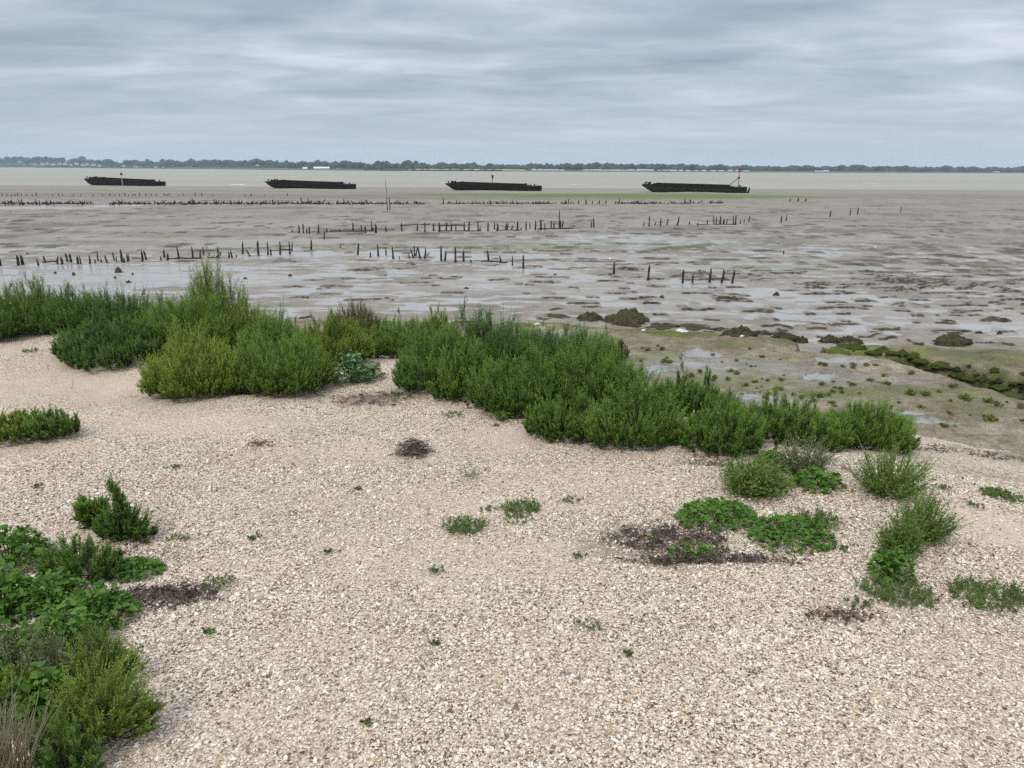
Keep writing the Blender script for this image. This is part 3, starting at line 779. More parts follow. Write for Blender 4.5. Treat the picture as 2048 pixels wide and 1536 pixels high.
leafy('sea_beet', 30, 190, 1245, 1135, 'sea beet with big pale veined leaves in the lower left patch', 'plant', M_BEET, GB, size=.055)
leafy('sea_beet', 120, 285, 1270, 1170, 'sea beet spilling onto bare soil at the right of the lower left patch', 'plant', M_BEET, GB, size=.055)
leafy('sea_beet', 60, 215, 1330, 1200, 'dense sea beet at the middle of the lower left patch', 'plant', M_BEET, GB, size=.055)
leafy('sea_beet', -60, 110, 1400, 1230, 'sea beet under the greyish orache at the left edge', 'plant', M_BEET, GB, size=.052)
leafy('sea_beet', 20, 190, 1480, 1330, 'sea beet low down among the yellow green sprays at bottom left', 'plant', M_BEET, GB, size=.052)
leafy('sea_beet', 215, 330, 1165, 1120, 'small leafy shoot reaching right from the lower left patch', 'plant', M_BEET, GB, size=.04)
leafy('sea_beet', 1345, 1510, 1062, 1008, 'sea beet at the left of the brown soil mound', 'plant', M_BEET, GB, size=.045)
leafy('sea_beet', 1490, 1665, 1108, 1040, 'rounded sea beet mound on the right side of the brown soil', 'plant', M_BEET, GB, size=.045)
leafy('sea_beet', 1330, 1438, 1128, 1098, 'low light green sea beet in front of the brown soil mound', 'plant', M_BEET, GB, size=.04, n=60)
leafy('sea_beet', 1575, 1685, 988, 935, 'sea beet with one upright pale leaf between the two oraches', 'plant', M_BEET, GB, size=.075)
leafy('sea_beet', 1505, 1580, 945, 895, 'light green sea beet peeping above the left orache', 'plant', M_BEET, GB, size=.055)
leafy('sea_beet', 1730, 1825, 1172, 1085, 'sea beet with yellowing leaves near the right edge', 'plant', M_BEET, GB, size=.06)
leafy('sea_kale', 668, 745, 774, 696, 'pale bluish broad leaved plant beside the front left bushes', 'plant', M_BEETP, 'pale broad leaved plants in the bush gap', size=.085)
leafy('sea_kale', 712, 770, 762, 716, 'low pale broad leaved plant in the shelly gap between bushes', 'plant', M_BEETP, 'pale broad leaved plants in the bush gap', size=.075)
leafy('sea_beet', 970, 1025, 846, 815, 'small sea beet rosette at the foot of the central bushes', 'plant', M_BEET, GB, size=.07, n=26)

# --- orache: branching stems, small leaves, seed spikes
def orache(x0, x1, yb, yt, label, m, size=.022, dens=1., spike=True):
    cx, cy, g, rx, ry, h = place_dome(x0, x1, yb, yt, .8)
    rs = np.random.default_rng(int(x0 * 11 + yb))
    ns = int(95 * dens)
    th = rs.uniform(0, 2 * pi, ns); q = np.sqrt(rs.uniform(0, 1, ns))
    b0 = np.stack([rx * .35 * q * np.cos(th), ry * .35 * q * np.sin(th), np.zeros(ns)], 1)
    b0[:, 2] = ground(cx + b0[:, 0], cy + b0[:, 1]) - g
    tip = np.stack([rx * q * np.cos(th), ry * q * np.sin(th), h * (1.05 - .62 * q**2) * rs.uniform(.6, 1.0, ns)], 1)
    dv = tip - b0
    V0, F0 = tubes(b0, tip, .0028, .001)
    root = bpy.data.objects.new('orache', None); COL.objects.link(root); root.location = (cx, cy, g)
    tag(root, label, 'plant', 'orache plants on the beach')
    put('stem', mesh_np('stem', V0, F0), m, root)
    k = 34
    t = rs.uniform(.12, .97, (ns, k))
    P = b0[:, None] + dv[:, None] * t[..., None]
    D = unit(rs.normal(0, 1, (ns, k, 3)) + np.array([0, 0, .5]) + unit(dv)[:, None] * .5)
    off = rs.uniform(.0, .05, (ns, k, 1)) * (1 - t[..., None] * .6)
    P = (P + D * off).reshape(-1, 3); D = D.reshape(-1, 3)
    sz = size * rs.uniform(.5, 1.3, len(P)) * (1.15 - .5 * t.reshape(-1))
    Mr = frames(D, rs.normal(0, .7, len(P))) * np.stack([sz * .5, sz, sz * .6], 1)[:, None, :]
    lv, lf = np.array([(0, 0, 0), (.42, .38, .06), (0, 1, -.1), (-.42, .38, .06)]), np.array([[0, 1, 2, 3]])
    V, Fo = merge(lv, lf, Mr, P)
    if spike:
        SP = tip - unit(dv) * .07 * rs.uniform(.5, 1, (ns, 1)); keep = rs.random(ns) < .45
        V2, F2 = shoots_mesh(SP[keep], unit(unit(dv)[keep] + rs.normal(0, .15, (int(keep.sum()), 3))), rs.uniform(.07, .13, int(keep.sum())), 26, .010, .005, rs)
        put('seed_spikes', mesh_np('seed_spikes', V2, F2, False), m, root)
    put('leaves', mesh_np('leaves', V, Fo, False), m, root)
orache(1425, 1590, 1012, 905, 'dense green orache left of the big feathery one', M_ORA, .024, 1.5, False)
orache(1545, 1665, 962, 868, 'grey green orache in front of the wide right hand bush', M_ORAG, .018)
orache(1680, 1862, 1018, 890, 'large feathery orache with pale seed spikes by itself on the right', M_ORA, .018, 1.5)
orache(1770, 1905, 1102, 985, 'lighter orache leaning below the large feathery one', M_ORA, .018, 1.2)
orache(1745, 1845, 1130, 1030, 'small orache behind the sea beet with yellowing leaves', M_ORA, .02, .8)
orache(-40, 130, 1420, 1240, 'dusty grey green orache gone to seed at the left edge', M_ORAG, .016, .7)
orache(60, 170, 1400, 1270, 'grey orache in flower beside the dead pale stalks', M_ORAG, .014, .8)

# --- prostrate weeds
WEEDS = [((945, 957), 26, 34, 'upright little weed alone on the shells below the twig heap'), ((1042, 1018), 80, 20, 'spreading green weed in mid beach right of two others'), ((1036, 1040), 62, 14, 'thin weed mat just under the spreading one'),
 ((930, 1058), 92, 26, 'greyish weed mat left of the spreading green weed'), ((1145, 1003), 40, 12, 'small flat weed on the way to the brown soil mound'), ((1172, 1255), 52, 18, 'round dark weed alone in the near shells'),
 ((345, 939), 32, 8, 'tiny weed on the left shells'), ((510, 1080), 32, 12, 'tiny weed sprig on the shells right of the lone upright plant'), ((434, 1170), 66, 22, 'bright green weed at the end of the lower left soil'),
 ((875, 1143), 34, 8, 'flat faded weed in the middle of the near beach'), ((1300, 1080), 34, 14, 'pale weed growing on the brown soil'), ((1256, 1311), 22, 10, 'single tiny weed low on the near shells'),
 ((972, 1022), 40, 10, 'dry looking weed left of the spreading green one'), ((1642, 1045), 82, 26, 'low weed behind the rounded sea beet'), ((1975, 1198), 150, 34, 'long dark weed mat at the right edge'),
 ((1795, 1188), 150, 30, 'weed mat round the foot of the yellowing sea beet'), ((1890, 980), 40, 12, 'weed scrap right of the large feathery orache'), ((2000, 992), 80, 12, 'thin weed line near the right edge'), ((1950, 1013), 30, 12, 'little weed dot right of the lighter orache'),
 ((62, 704), 34, 8, 'tiny weed on the far left shell bank'), ((655, 1106), 18, 6, 'faint weed speck left of mid beach'), ((352, 1083), 40, 22, 'small weed by the lone upright plant'), ((420, 1268), 24, 8, 'faint pale weed on the left shells'), ((870, 1290), 16, 8, 'small dark weed speck in the near shells'),
 ((785, 793), 36, 14, 'small weed on the soil under the central bushes'), ((905, 832), 40, 12, 'weed mat at the foot of the central bushes'), ((1720, 1212), 60, 18, 'small weed left of the right hand weed mat'), ((733, 1448), 20, 8, 'tiny weed at the bottom of the beach'),
 ((1680, 1100), 40, 10, 'pale weed between rounded sea beet and lighter orache'), ((1160, 1115), 30, 8, 'faint weed on the left of the brown soil'), ((75, 975), 24, 8, 'tiny weed left of the lone upright plant')]
for (px, py), wp, hp, lab in WEEDS:
    p, t = hit(px, py)
    rx = wp / 2 / F * t; h = max(hp / F * t * .75, .012)
    rs = np.random.default_rng(int(px + py * 3))
    n = int(np.clip(4200 * rx * max(rx * .8, .02) * (3.2 if wp > 70 else 1.6), 12, 700))
    th = rs.uniform(0, 2 * pi, n); q = np.sqrt(rs.uniform(0, 1, n)) * (1 + .12 * perlin(np.cos(th) * 2 + px, np.sin(th) * 2 + py, 3))
    P = np.stack([rx * q * np.cos(th), max(rx * .75, .012) * q * np.sin(th), np.zeros(n)], 1)
    P[:, 2] = beach_z(p[0] + P[:, 0], p[1] + P[:, 1], False) - p[2] + .004
    D = unit(rs.normal(0, .45, (n, 3)) + np.array([0, 0, 1.]))
    V, Fo = shoots_mesh(P, D, np.maximum(h * rs.uniform(.4, 1.0, n), .008), 9, min(.014, .35 * rx + .004), .006, rs)
    o = put('weed_tuft', mesh_np('weed_tuft', V, Fo, False), M_WEED, None, p)
    tag(o, lab, 'weed', 'small weeds on the shells')

# --- dry grass and dead stalks, bottom left
def grass(name, x0, x1, yb, yt, n, m, label, lw=.0022, cat_='grass'):
    cx, cy, g, rx, ry, h = place_dome(x0, x1, yb, yt, .9)
    rs = np.random.default_rng(int(x0 + yb))
    th = rs.uniform(0, 2 * pi, n); q = np.sqrt(rs.uniform(0, 1, n))
    L = []
    for i in range(n):
        b = np.array([rx * q[i] * cos(th[i]), ry * q[i] * sin(th[i]), 0]); b[2] = gz(cx + b[0], cy + b[1]) - g
        hh = h * rs.uniform(.55, 1.05); ln = rs.normal(0, .16, 2)
        t = np.linspace(0, 1, 6)
        pts = b[None] + np.stack([ln[0] * hh * t**1.6 * 1.3, ln[1] * hh * t**1.6 * 1.3, hh * t], 1)
        L.append(curve_tube(pts, np.linspace(lw, lw * .25, 6), 3))
    o = put(name, mesh_np(name, *cat_meshes(L)), m, None, (cx, cy, g))
    tag(o, label, cat_)
grass('dry_grass_tuft', -60, 70, 1660, 1430, 420, M_DRY, 'tuft of dry straw coloured grass in the bottom left corner')
grass('dead_stalk_cluster', 108, 145, 1345, 1250, 7, mat_rough('bleached_stalk', (.42, .38, .33), (.6, .56, .5), 20), 'few bleached dead stalks standing in the lower left greenery', .0022, 'stalks')

# --- heap of dead twigs
def twigs(px, py, wpx, hpx, n, label):
    p, t = hit(px, py); rx = wpx / 2 / F * t; h = hpx / F * t
    rs = np.random.default_rng(px)
    L = []
    for i in range(n):
        c = np.array([rx * rs.normal(0, .38), rx * .6 * rs.normal(0, .38), 0])
        e = max(0, 1 - (c[0] / rx)**2); c[2] = h * e * rs.uniform(.05, .85)
        a = rs.uniform(0, 2 * pi); ln = rx * rs.uniform(.3, .8); cv = rs.normal(0, .5); s = np.linspace(-1, 1, 6)
        dx = np.array([cos(a), sin(a), rs.normal(0, .22)])
        pts = c[None] + dx[None] * (s * ln / 2)[:, None] + np.array([-sin(a), cos(a), .5])[None] * (cv * ln * .25 * (1 - s**2))[:, None]
        pts[:, 2] = np.maximum(pts[:, 2], .004)
        L.append(curve_tube(pts, np.linspace(.0035, .0015, 6), 3))
    tag(put('twig_heap', mesh_np('twig_heap', *cat_meshes(L)), M_TWIG, None, p), label, 'twigs', 'dead twigs on the shells')
twigs(826, 908, 84, 34, 230, 'tangled heap of dead grey brown twigs on bare shells')
twigs(520, 890, 56, 8, 40, 'thin scatter of dead twigs left of the tangled heap')
twigs(716, 980, 20, 10, 24, 'tiny knot of dead twigs below the tangled heap')
twigs(990, 852, 22, 6, 20, 'small dark twig scrap at the right of the tangled heap')
p, t = hit(142, 778)
V, Fo = curve_tube([(0, 0, 0), (.012, .0, .02), (.02, .01, .05), (.018, .01, .08)], [.003, .0025, .002, .001])
tag(put('lone_stick', mesh_np('lone_stick', V, Fo), M_TWIG, None, p), 'single thin stick poking from the sandy hollow at left', 'stick')

# --- dried seaweed drifts
def wrack(px, py, rxp, ryp, n, label, z=0):
    n = int(n * 1.7)
    bx, by, rx, ry = blob(px, py, rxp, ryp, z)
    rs = np.random.default_rng(px + n)
    th = rs.uniform(0, 2 * pi, n); q = np.sqrt(rs.uniform(0, 1, n)) * (1 + .5 * fbm(np.cos(th) * 1.5 + px, np.sin(th) * 1.5, 3, 3))
    x = bx + rx * q * np.cos(th); y = by + ry * q * np.sin(th)
    g = ground(x, y)
    P = np.stack([x, y, g + .004 + rs.exponential(.006, n)], 1)
    D = unit(np.stack([rs.normal(0, 1, n), rs.normal(0, 1, n), rs.normal(0, .25, n)], 1))
    sz = np.exp(rs.normal(math.log(.015), .45, n)).clip(.006, .04)
    Mr = frames(D, rs.normal(0, .8, n)) * np.stack([sz * .28, sz, sz], 1)[:, None, :]
    lv = np.array([(-.5, 0, 0), (.5, .05, .1), (.6, .4, .22), (-.4, .45, .12), (.3, .75, .05), (-.5, .8, -.05), (0, 1, .1), (-.15, 1, .08)])
    lf = np.array([[0, 1, 2, 3], [3, 2, 4, 5], [5, 4, 6, 7]])
    V, Fo = merge(lv, lf, Mr, P)
    tag(put('dried_seaweed', mesh_np('dried_seaweed', V, Fo, False), M_WRACK), label, 'seaweed', 'dried seaweed drifts', 'stuff')
wrack(1350, 1085, 110, 36, 900, 'dark crumbled seaweed on the brown soil mound')
wrack(1440, 1128, 160, 8, 420, 'thin curved line of seaweed below the soil mound')
wrack(1955, 902, 110, 20, 260, 'dark seaweed strewn at the right beach edge', -.3)
wrack(1830, 900, 70, 5, 130, 'thin seaweed strand left of the right beach edge', -.25)
wrack(320, 1188, 120, 26, 620, 'dark crumbled seaweed beside the lower left patch')
wrack(745, 790, 80, 13, 260, 'seaweed crumbs on bare soil below the bush gap')
wrack(1680, 1232, 70, 12, 130, 'few seaweed crumbs under the right weed mat')
wrack(1440, 935, 70, 10, 110, 'seaweed crumbs left of the dense orache')

# --- glasswort on the terrace
def glasswort_mesh(seed):
    rs = np.random.default_rng(seed); P0 = []; P1 = []
    for i in range(22):
        a = rs.uniform(0, 6.28); qq = rs.uniform(.1, 1); tip = np.array([cos(a) * .9 * qq, sin(a) * .9 * qq, 1.0 - .55 * qq]) * rs.uniform(.6, 1.0)
        P0.append(tip * np.array([.45, .45, 0])); P1.append(tip)
        for j in range(4):
            s = rs.uniform(.3, .85); b = P0[-1 - j] * (1 - s) + tip * s; P0.append(b); P1.append(b + np.array([rs.normal(0, .12), rs.normal(0, .12), .2]))
    return mesh_np('glasswort', *tubes(np.array(P0), np.array(P1), .045, .03, 4))
GL = [glasswort_mesh(i) for i in range(4)]
for g_ in GL: g_.materials.append(M_SALI)
cnt = 0
rs = np.random.default_rng(5)
GPOS = [(1930, 800, 22), (1975, 805, 18), (1995, 812, 16), (1820, 790, 20), (1850, 790, 16), (1905, 775, 14), (1980, 842, 20), (1640, 795, 16), (1560, 780, 12), (1510, 765, 10), (1455, 760, 12), (1400, 745, 12), (1740, 762, 12), (1775, 770, 14)]
while len(GPOS) < 96:
    px, py = rs.uniform(1280, 2048), rs.uniform(690, 860)
    edge = np.interp(px, [1280, 1480, 1610, 1811, 1921, 2048], [690, 695, 715, 738, 775, 806])
    lowe = np.interp(px, [1280, 1500, 1830, 2048], [740, 800, 850, 870])
    if edge < py < lowe: GPOS.append((px, py, rs.uniform(5, 13)))
for i, (px, py, hp) in enumerate(GPOS):
    p, t = hit(px, py)
    o = put('glasswort', GL[i % 4], None, None, p); s = hp / F * t
    o.scale = (s * 1.0, s * 1.0, s * .8); o.rotation_euler = (0, 0, rs.uniform(0, 6.28))
    tag(o, 'small fleshy green glasswort sprig growing on the mud terrace', 'plant', 'glasswort sprigs on the mud terrace')

# ------------------------------------------------------------------ CLODS, MOUNDS AND SCRAPS
import bmesh
def lump_mesh(name, seed, rough=.35, sub=3):
    bm = bmesh.new(); bmesh.ops.create_icosphere(bm, subdivisions=sub, radius=1)
    V = np.array([v.co[:] for v in bm.verts])
    n = fbm(V[:, 0] * 1.6 + seed * 3.1, V[:, 1] * 1.6 + V[:, 2] * 1.3, 4, seed) + .6 * perlin(V[:, 0] * 4 + V[:, 2] * 3, V[:, 1] * 4 + seed, seed)
    V = V * (1 + rough * n + .5 * rough * perlin(V[:, 0] * 7 + seed, V[:, 1] * 7 + V[:, 2] * 6, seed + 5))[:, None]; V[:, :2] *= np.clip(1 - .38 * V[:, 2:3], .3, 1.2); V[:, 2] = np.where(V[:, 2] < 0, V[:, 2] * .35, V[:, 2])
    for v, q in zip(bm.verts, V): v.co = q
    me = bpy.data.meshes.new(name); bm.to_mesh(me); bm.free()
    me.polygons.foreach_set('use_smooth', np.ones(len(me.polygons), bool))
    return me
def lumps(name, lst, m, cat_, group, seed0, rough=.35, sub=3):
    meshes = [lump_mesh(name, seed0 + i, rough, sub) for i in range(5)]
    for g_ in meshes: g_.materials.append(m)
    for i, (px, py, wpx, hpx, lab) in enumerate(lst):
        p, t = hit(px, py); rx = wpx / 2 / F * t; h = hpx / F * t
        o = put(name, meshes[i % 5], None, None, p); o.scale = (rx, rx * .7, h); o.location.z -= h * .12; o.location.y += rx * .3
        o.rotation_euler = (0, 0, .15 * ((i * 7) % 5 - 2))
        tag(o, lab, cat_, group)
lumps('mud_mound', [(1258, 650, 88, 30, 'largest weed covered mud mound behind the central bushes'), (1180, 641, 52, 16, 'smaller green topped mound left of the largest mound'), (1482, 672, 72, 18, 'dark ragged mound at the terrace edge left of the creek mouth'),
      (1910, 690, 78, 20, 'brown ragged mound on the mossy bank at right'), (1700, 686, 60, 12, 'mossy hump on the bank right of the creek mouth')], M_MOUND, 'mound', 'weedy mud mounds', 301, .42, 4)
M_MOSS = mat_rough('mossy_mud_clod', (.050, .062, .018), (.15, .185, .045), 9, .95, .05, .05, None, 1.0)
rs = np.random.default_rng(31); sl = []
WORD = ['wide', 'narrow', 'ragged', 'rounded', 'flat']
for k_ in range(40):
    px = 1690 + k_ * 10 + rs.uniform(-5, 5)
    top = np.interp(px, [1650, 1830, 1950, 2048], [690, 704, 728, 742]); bot = np.interp(px, [1650, 1757, 1811, 1866, 1921, 2048], [694, 708, 718, 737, 757, 788])
    f_ = rs.uniform(.15, .95); sl.append((px, top * (1 - f_) + bot * f_, rs.uniform(9, 24), rs.uniform(3, 8), 'slumped lump of mossy mud on the creek bank face'))
lumps('bank_clod', [(q[0], q[1], q[2] * 2.0, q[3] * 1.5, q[4]) for q in sl[0::2]], M_MOSS, 'clod', 'slumped lumps on the creek bank', 361, .34, 3)
lumps('bank_clod', [q[:4] + ('slumped lump of dark mud on the creek bank face',) for q in sl[21::2]], M_MOUND, 'clod', 'dark slumped lumps on the creek bank', 371, .5, 3)
lumps('weedy_ledge', [(1110, 636, 70, 5, 'first weedy ledge along the terrace edge right of the central bushes'), (1330, 656, 74, 7, 'weedy ledge right of the largest mound'), (1395, 660, 66, 6, 'second weedy ledge right of the largest mound'), (1445, 664, 56, 8, 'weedy ledge just left of the dark ragged mound'),
      (1530, 670, 60, 8, 'weedy ledge just right of the dark ragged mound'), (1575, 677, 56, 10, 'weedy ledge nearest the creek mouth on its left side'), (1604, 686, 30, 13, 'steep weedy block at the left side of the creek mouth'), (1665, 683, 44, 11, 'steep mossy block at the right side of the creek mouth')], M_MOUND, 'ledge', 'weedy ledges on the terrace edge', 381, .45, 3)
lumps('mud_clod', [(236, 544, 15, 10, 'largest brown clod in the wet mud above the left bushes'), (147, 550, 8, 6, 'round clod left of the largest brown clod'), (256, 566, 13, 5, 'flat clod at the edge of the left bushes'), (230, 556, 6, 4, 'small clod below the largest brown clod'),
      (54, 509, 7, 4, 'dark clod between the two leftmost stakes'), (110, 546, 6, 3, 'tiny clod at far left wet mud'), (265, 548, 5, 3, 'tiny clod right of the largest brown clod'), (932, 578, 13, 4, 'dark clod on the mud left of the lone stakes'), (1324, 597, 11, 7, 'dark block of mud below the lone right stakes'),
      (1553, 590, 14, 7, 'mossy block of mud in a right hand pool'), (785, 602, 9, 4, 'small clod above the reddish bush'), (758, 602, 6, 3, 'tiny clod above the reddish bush'), (2000, 668, 12, 6, 'dark clod near the right edge above the mossy bank'), (1960, 668, 18, 6, 'flat brown clod above the mossy bank'),
      (1230, 700, 20, 6, 'low dark clod beside the rusty brown bush'), (580, 552, 10, 4, 'flat dark clod in the mud right of the peaked bush'), (490, 558, 8, 4, 'small clod right of the peaked bush'), (1110, 550, 8, 3, 'small clod left of the lone stakes')], M_MOUND, 'clod', 'mud clods on the flat', 321, .35, 3)
lumps('bleached_shell_scrap', [(1363, 664, 30, 6, 'largest white scrap on the mud terrace edge'), (1484, 674, 14, 5, 'white scrap under the dark ragged mound'), (1074, 649, 16, 4, 'white scrap by the top of the central bushes'), (1775, 686, 15, 4, 'white scrap on the mossy bank'), (1287, 661, 10, 2.5, 'faint white scrap left of the largest one'), (1220, 519, 7, 5, 'white speck standing on the wet mud above the lone row of stakes'), (1751, 496, 6, 4, 'white speck far out on the right hand mud'), (697, 444, 6, 3, 'white speck above the second stake line on the left')],
      M_WHITE, 'scrap', 'white scraps on the mud', 341, .4, 2)

# ------------------------------------------------------------------ STAKES
def stake_mesh(seed):
    rs = np.random.default_rng(seed); n, k = 7, 7
    V = []
    bx, by = rs.normal(0, .25, 2)
    for j in range(k):
        t = j / (k - 1)
        rr = .5 * (1.08 - .38 * t) * (1 + .07 * rs.normal())
        if t == 1: rr *= .5
        for i in range(n):
            a = i * 2 * pi / n
            r = rr * (1 + .13 * rs.normal())
            V.append((r * cos(a) + bx * sin(t * 2.5) * .6, r * sin(a) + by * sin(t * 2.5) * .6, t + (.05 * cos(a + seed) if t > .8 else 0)))
    V.append((bx * .3, by * .3, 1.03)); f4 = []; f3 = []
    for j in range(k - 1):
        for i in range(n): f4.append((j * n + i, j * n + (i + 1) % n, (j + 1) * n + (i + 1) % n, (j + 1) * n + i))
    for i in range(n): f3.append(((k - 1) * n + i, (k - 1) * n + (i + 1) % n, k * n))
    me = mesh_np('mooring_stake', np.array(V), [np.array(f4), np.array(f3)]); me.materials.append(M_POST)
    return me
SM = [stake_mesh(i) for i in range(8)]
ONES = 'zeroth first second third fourth fifth sixth seventh eighth ninth tenth eleventh twelfth thirteenth fourteenth fifteenth sixteenth seventeenth eighteenth nineteenth'.split()
TENS = {2: ('twentieth', 'twenty'), 3: ('thirtieth', 'thirty'), 4: ('fortieth', 'forty'), 5: ('fiftieth', 'fifty'), 6: ('sixtieth', 'sixty'), 7: ('seventieth', 'seventy')}
def ordinal(n):
    if n < 20: return ONES[n]
    a, b_ = divmod(n, 10)
    return TENS[a][0] if b_ == 0 else TENS[a][1] + '-' + ONES[b_]
nst = 0
def stake(px, yb, yt, lean=0, wpx=4, name='wooden_stake'):
    global nst
    p, t = hit(px, yb, mud_macro)
    h = (yb - yt) / F * t * 1.02
    o = put(name, SM[nst % 8], None, None, (p[0], p[1], p[2] - .06 * h - .02)); nst += 1
    w_ = wpx / F * t
    o.scale = (w_, w_, h + .06 * h + .02)
    o.rotation_euler = (random.uniform(-.06, .06), math.atan2(lean, yb - yt), random.uniform(0, 6.28) * 0 + 0)
    return o
def look(h, lean, rank_hi, rank_lo):
    s = 'tall' if h >= rank_hi else ('stumpy' if h <= rank_lo else 'weathered')
    if lean <= -2: s += ' left leaning'
    elif lean >= 2: s += ' right leaning'
    return s
def row(lst, where, group, wdef=4):
    lst = sorted(lst, key=lambda q: q[0]); hs = sorted(q[1] - q[2] for q in lst)
    hi, lo = hs[int(len(hs) * .75)], hs[int(len(hs) * .25)]
    for i, q in enumerate(lst):
        px, yb, yt = q[:3]; lean = q[3] if len(q) > 3 else 0; wp = q[4] if len(q) > 4 else wdef
        o = stake(px, yb, yt, lean, wp)
        tag(o, '%s stake, %s from left in %s' % (look(yb - yt, lean, hi, lo), ordinal(i + 1), where), 'stake', group)
A1 = [(1, 532, 518, 0, 6), (37, 531, 511, 0, 6), (46, 530, 511, 0, 6), (77, 530, 518, -2, 4), (91, 524, 512, -2, 4), (115, 528, 513, 3, 5), (124, 529, 515, -1, 5), (136, 523, 507, -3, 5), (143, 525, 508, -1, 5), (156, 528, 513, 0, 5), (162, 528, 512, 0, 3), (180, 527, 511, 1, 4),
      (191, 527, 518, 0, 3), (197, 523, 503, 0, 3.5), (202, 526, 517, 0, 3), (215, 526, 511, -3, 4), (229, 522, 505, -1, 3), (233, 525, 513, 0, 2.5), (245, 525, 500, 0, 5), (249, 526, 516, 0, 3), (256, 524, 507, 0, 3), (259, 522, 508, 0, 3), (285, 523, 503, -1, 4.5), (293, 519, 502, -3, 4.5), (322, 521, 513, 0, 3), (329, 516, 500, 0, 4.5), (335, 520, 507, 2, 4.5),
      (358, 518, 495, -2, 4), (387, 518, 495, -1, 4), (401, 518, 500, 2, 4), (407, 512, 494, 0, 3), (419, 512, 505, 0, 3), (433, 517, 510, 2, 3), (438, 517, 495, -1, 3.5), (441, 511, 503, 0, 3), (458, 516, 503, 0, 3.5), (465, 516, 500, -2, 3.5), (473, 515, 509, 1, 3), (485, 508, 485, 1, 4), (501, 513, 498, -7, 4), (517, 512, 483, 0, 4.5), (536, 510, 484, 0, 3.5), (542, 510, 498, 0, 3.5), (560, 509, 484, 1, 4), (580, 508, 484, 0, 3.5), (584, 503, 484, 2, 3), (622, 501, 480, 1, 4)]
A2 = [(680, 496, 490, 1, 3), (715, 510, 487, 3, 4), (741, 515, 504, 0, 3), (757, 513, 490, -1, 4), (772, 510, 494, -1, 3), (787, 517, 494, -1, 4), (799, 517, 512, 0, 3), (819, 517, 507, -2, 2.5), (828, 516, 497, -6, 4), (829, 513, 492, 0, 3), (831, 512, 494, 4, 3), (841, 518, 495, -4, 4), (849, 518, 496, 2, 4), (853, 513, 503, 6, 2.5),
      (883, 522, 493, 0, 5), (889, 523, 502, 2, 4.5), (911, 525, 495, 0, 5), (927, 525, 502, 0, 4.5), (943, 526, 519, -2, 3.5), (978, 523, 501, -3, 4.5), (1001, 525, 512, -2, 4), (1025, 530, 512, 0, 3), (1047, 537, 511, 0, 5)]
RR = [(1227, 552, 526, 0, 5), (1296, 560, 531, 1, 6), (1365, 565, 540, 0, 5), (1385, 566, 550, 0, 4), (1419, 565, 538, 1, 5), (1442, 565, 538, 2, 5), (1464, 566, 541, 4, 5)]
B1 = [(585, 464, 459), (598, 467, 451), (607, 466, 448), (614, 467, 458), (619, 467, 453), (637, 466, 450, 1), (648, 478, 461, 1, 2.5), (654, 464, 457), (680, 464, 457, 0, 2.5), (706, 463, 446), (723, 463, 450, 0, 3), (731, 466, 453), (743, 462, 442, 1, 2.5), (746, 462, 455), (751, 466, 448, 0, 5), (773, 463, 453, -1), (804, 462, 446), (834, 462, 447, 1, 3), (850, 465, 446),
      (867, 463, 447), (879, 465, 446, 0, 4.5), (892, 463, 444, 2), (902, 463, 446), (912, 463, 451, 0, 3), (929, 463, 445), (937, 462, 443, 1), (956, 462, 443), (960, 463, 454, 0, 3), (976, 463, 445), (989, 459, 445, 0, 3), (994, 463, 447, 0, 4.5), (1011, 461, 447, 2), (1014, 461, 447, 2), (1022, 460, 450, 3, 3), (1035, 461, 443, 0, 4.5), (1042, 460, 456), (1052, 461, 443, 0, 3), (1060, 457, 445, 0, 2.5), (1070, 460, 441), (1082, 460, 440, 0, 4.5), (1090, 460, 446, 0, 3), (1102, 457, 442, 0, 3), (1108, 458, 446, 0, 4), (1118, 458, 422, 0, 2.5), (1120, 458, 441, 0, 4.5), (1124, 455, 441, 2, 3), (1147, 455, 450, 0, 2.5), (1183, 455, 443, 0, 3), (1188, 454, 436, -1, 3.5)]
B2 = [(1287, 453, 444, 0, 2.5), (1298, 453, 433, 0, 3.5), (1309, 452, 443, 2, 2.5), (1321, 453, 437, 0, 3), (1333, 451, 438, 2, 3), (1353, 452, 433, 3, 3.5), (1379, 450, 443, 0, 3), (1395, 452, 446, 0, 3), (1414, 450, 440, 0, 2.5), (1428, 450, 433, -2, 3), (1432, 450, 434, 0, 2.5), (1440, 450, 433, 0, 4), (1447, 449, 438, 0, 4), (1452, 448, 438, 1, 2.5), (1467, 450, 432, -1, 2.5), (1471, 450, 432, 0, 3.5), (1480, 448, 440, 0, 2.5), (1488, 446, 439, 0, 2.5), (1497, 445, 432, 1.5, 2.5), (1562, 446, 432, 0, 3), (1571, 442, 430, 1, 2.5), (1660, 434, 421, 1, 3), (1700, 431, 418, 0, 2.5), (1715, 430, 415, 0, 2.5), (1801, 426, 414, 0, 2), (1567, 508, 500, 0, 2.5)]
row(A1, 'the front stake line above the left bushes', 'front line of stakes')
row(A2, 'the spaced stakes standing in the middle pool', 'spaced stakes in the middle pool')
row(RR, 'the lone row of seven stakes', 'lone row of seven stakes')
row(B1, 'the dense second stake line', 'second line of stakes', 3.5)
row(B2, 'the thin right hand stake line', 'thin stakes on the right', 3)
def cline(px):
    return np.interp(px, [0, 400, 600, 800, 1050, 1250, 1400, 1520, 1680], [411, 409.6, 409.3, 409.3, 408.6, 408, 407, 404.5, 402])
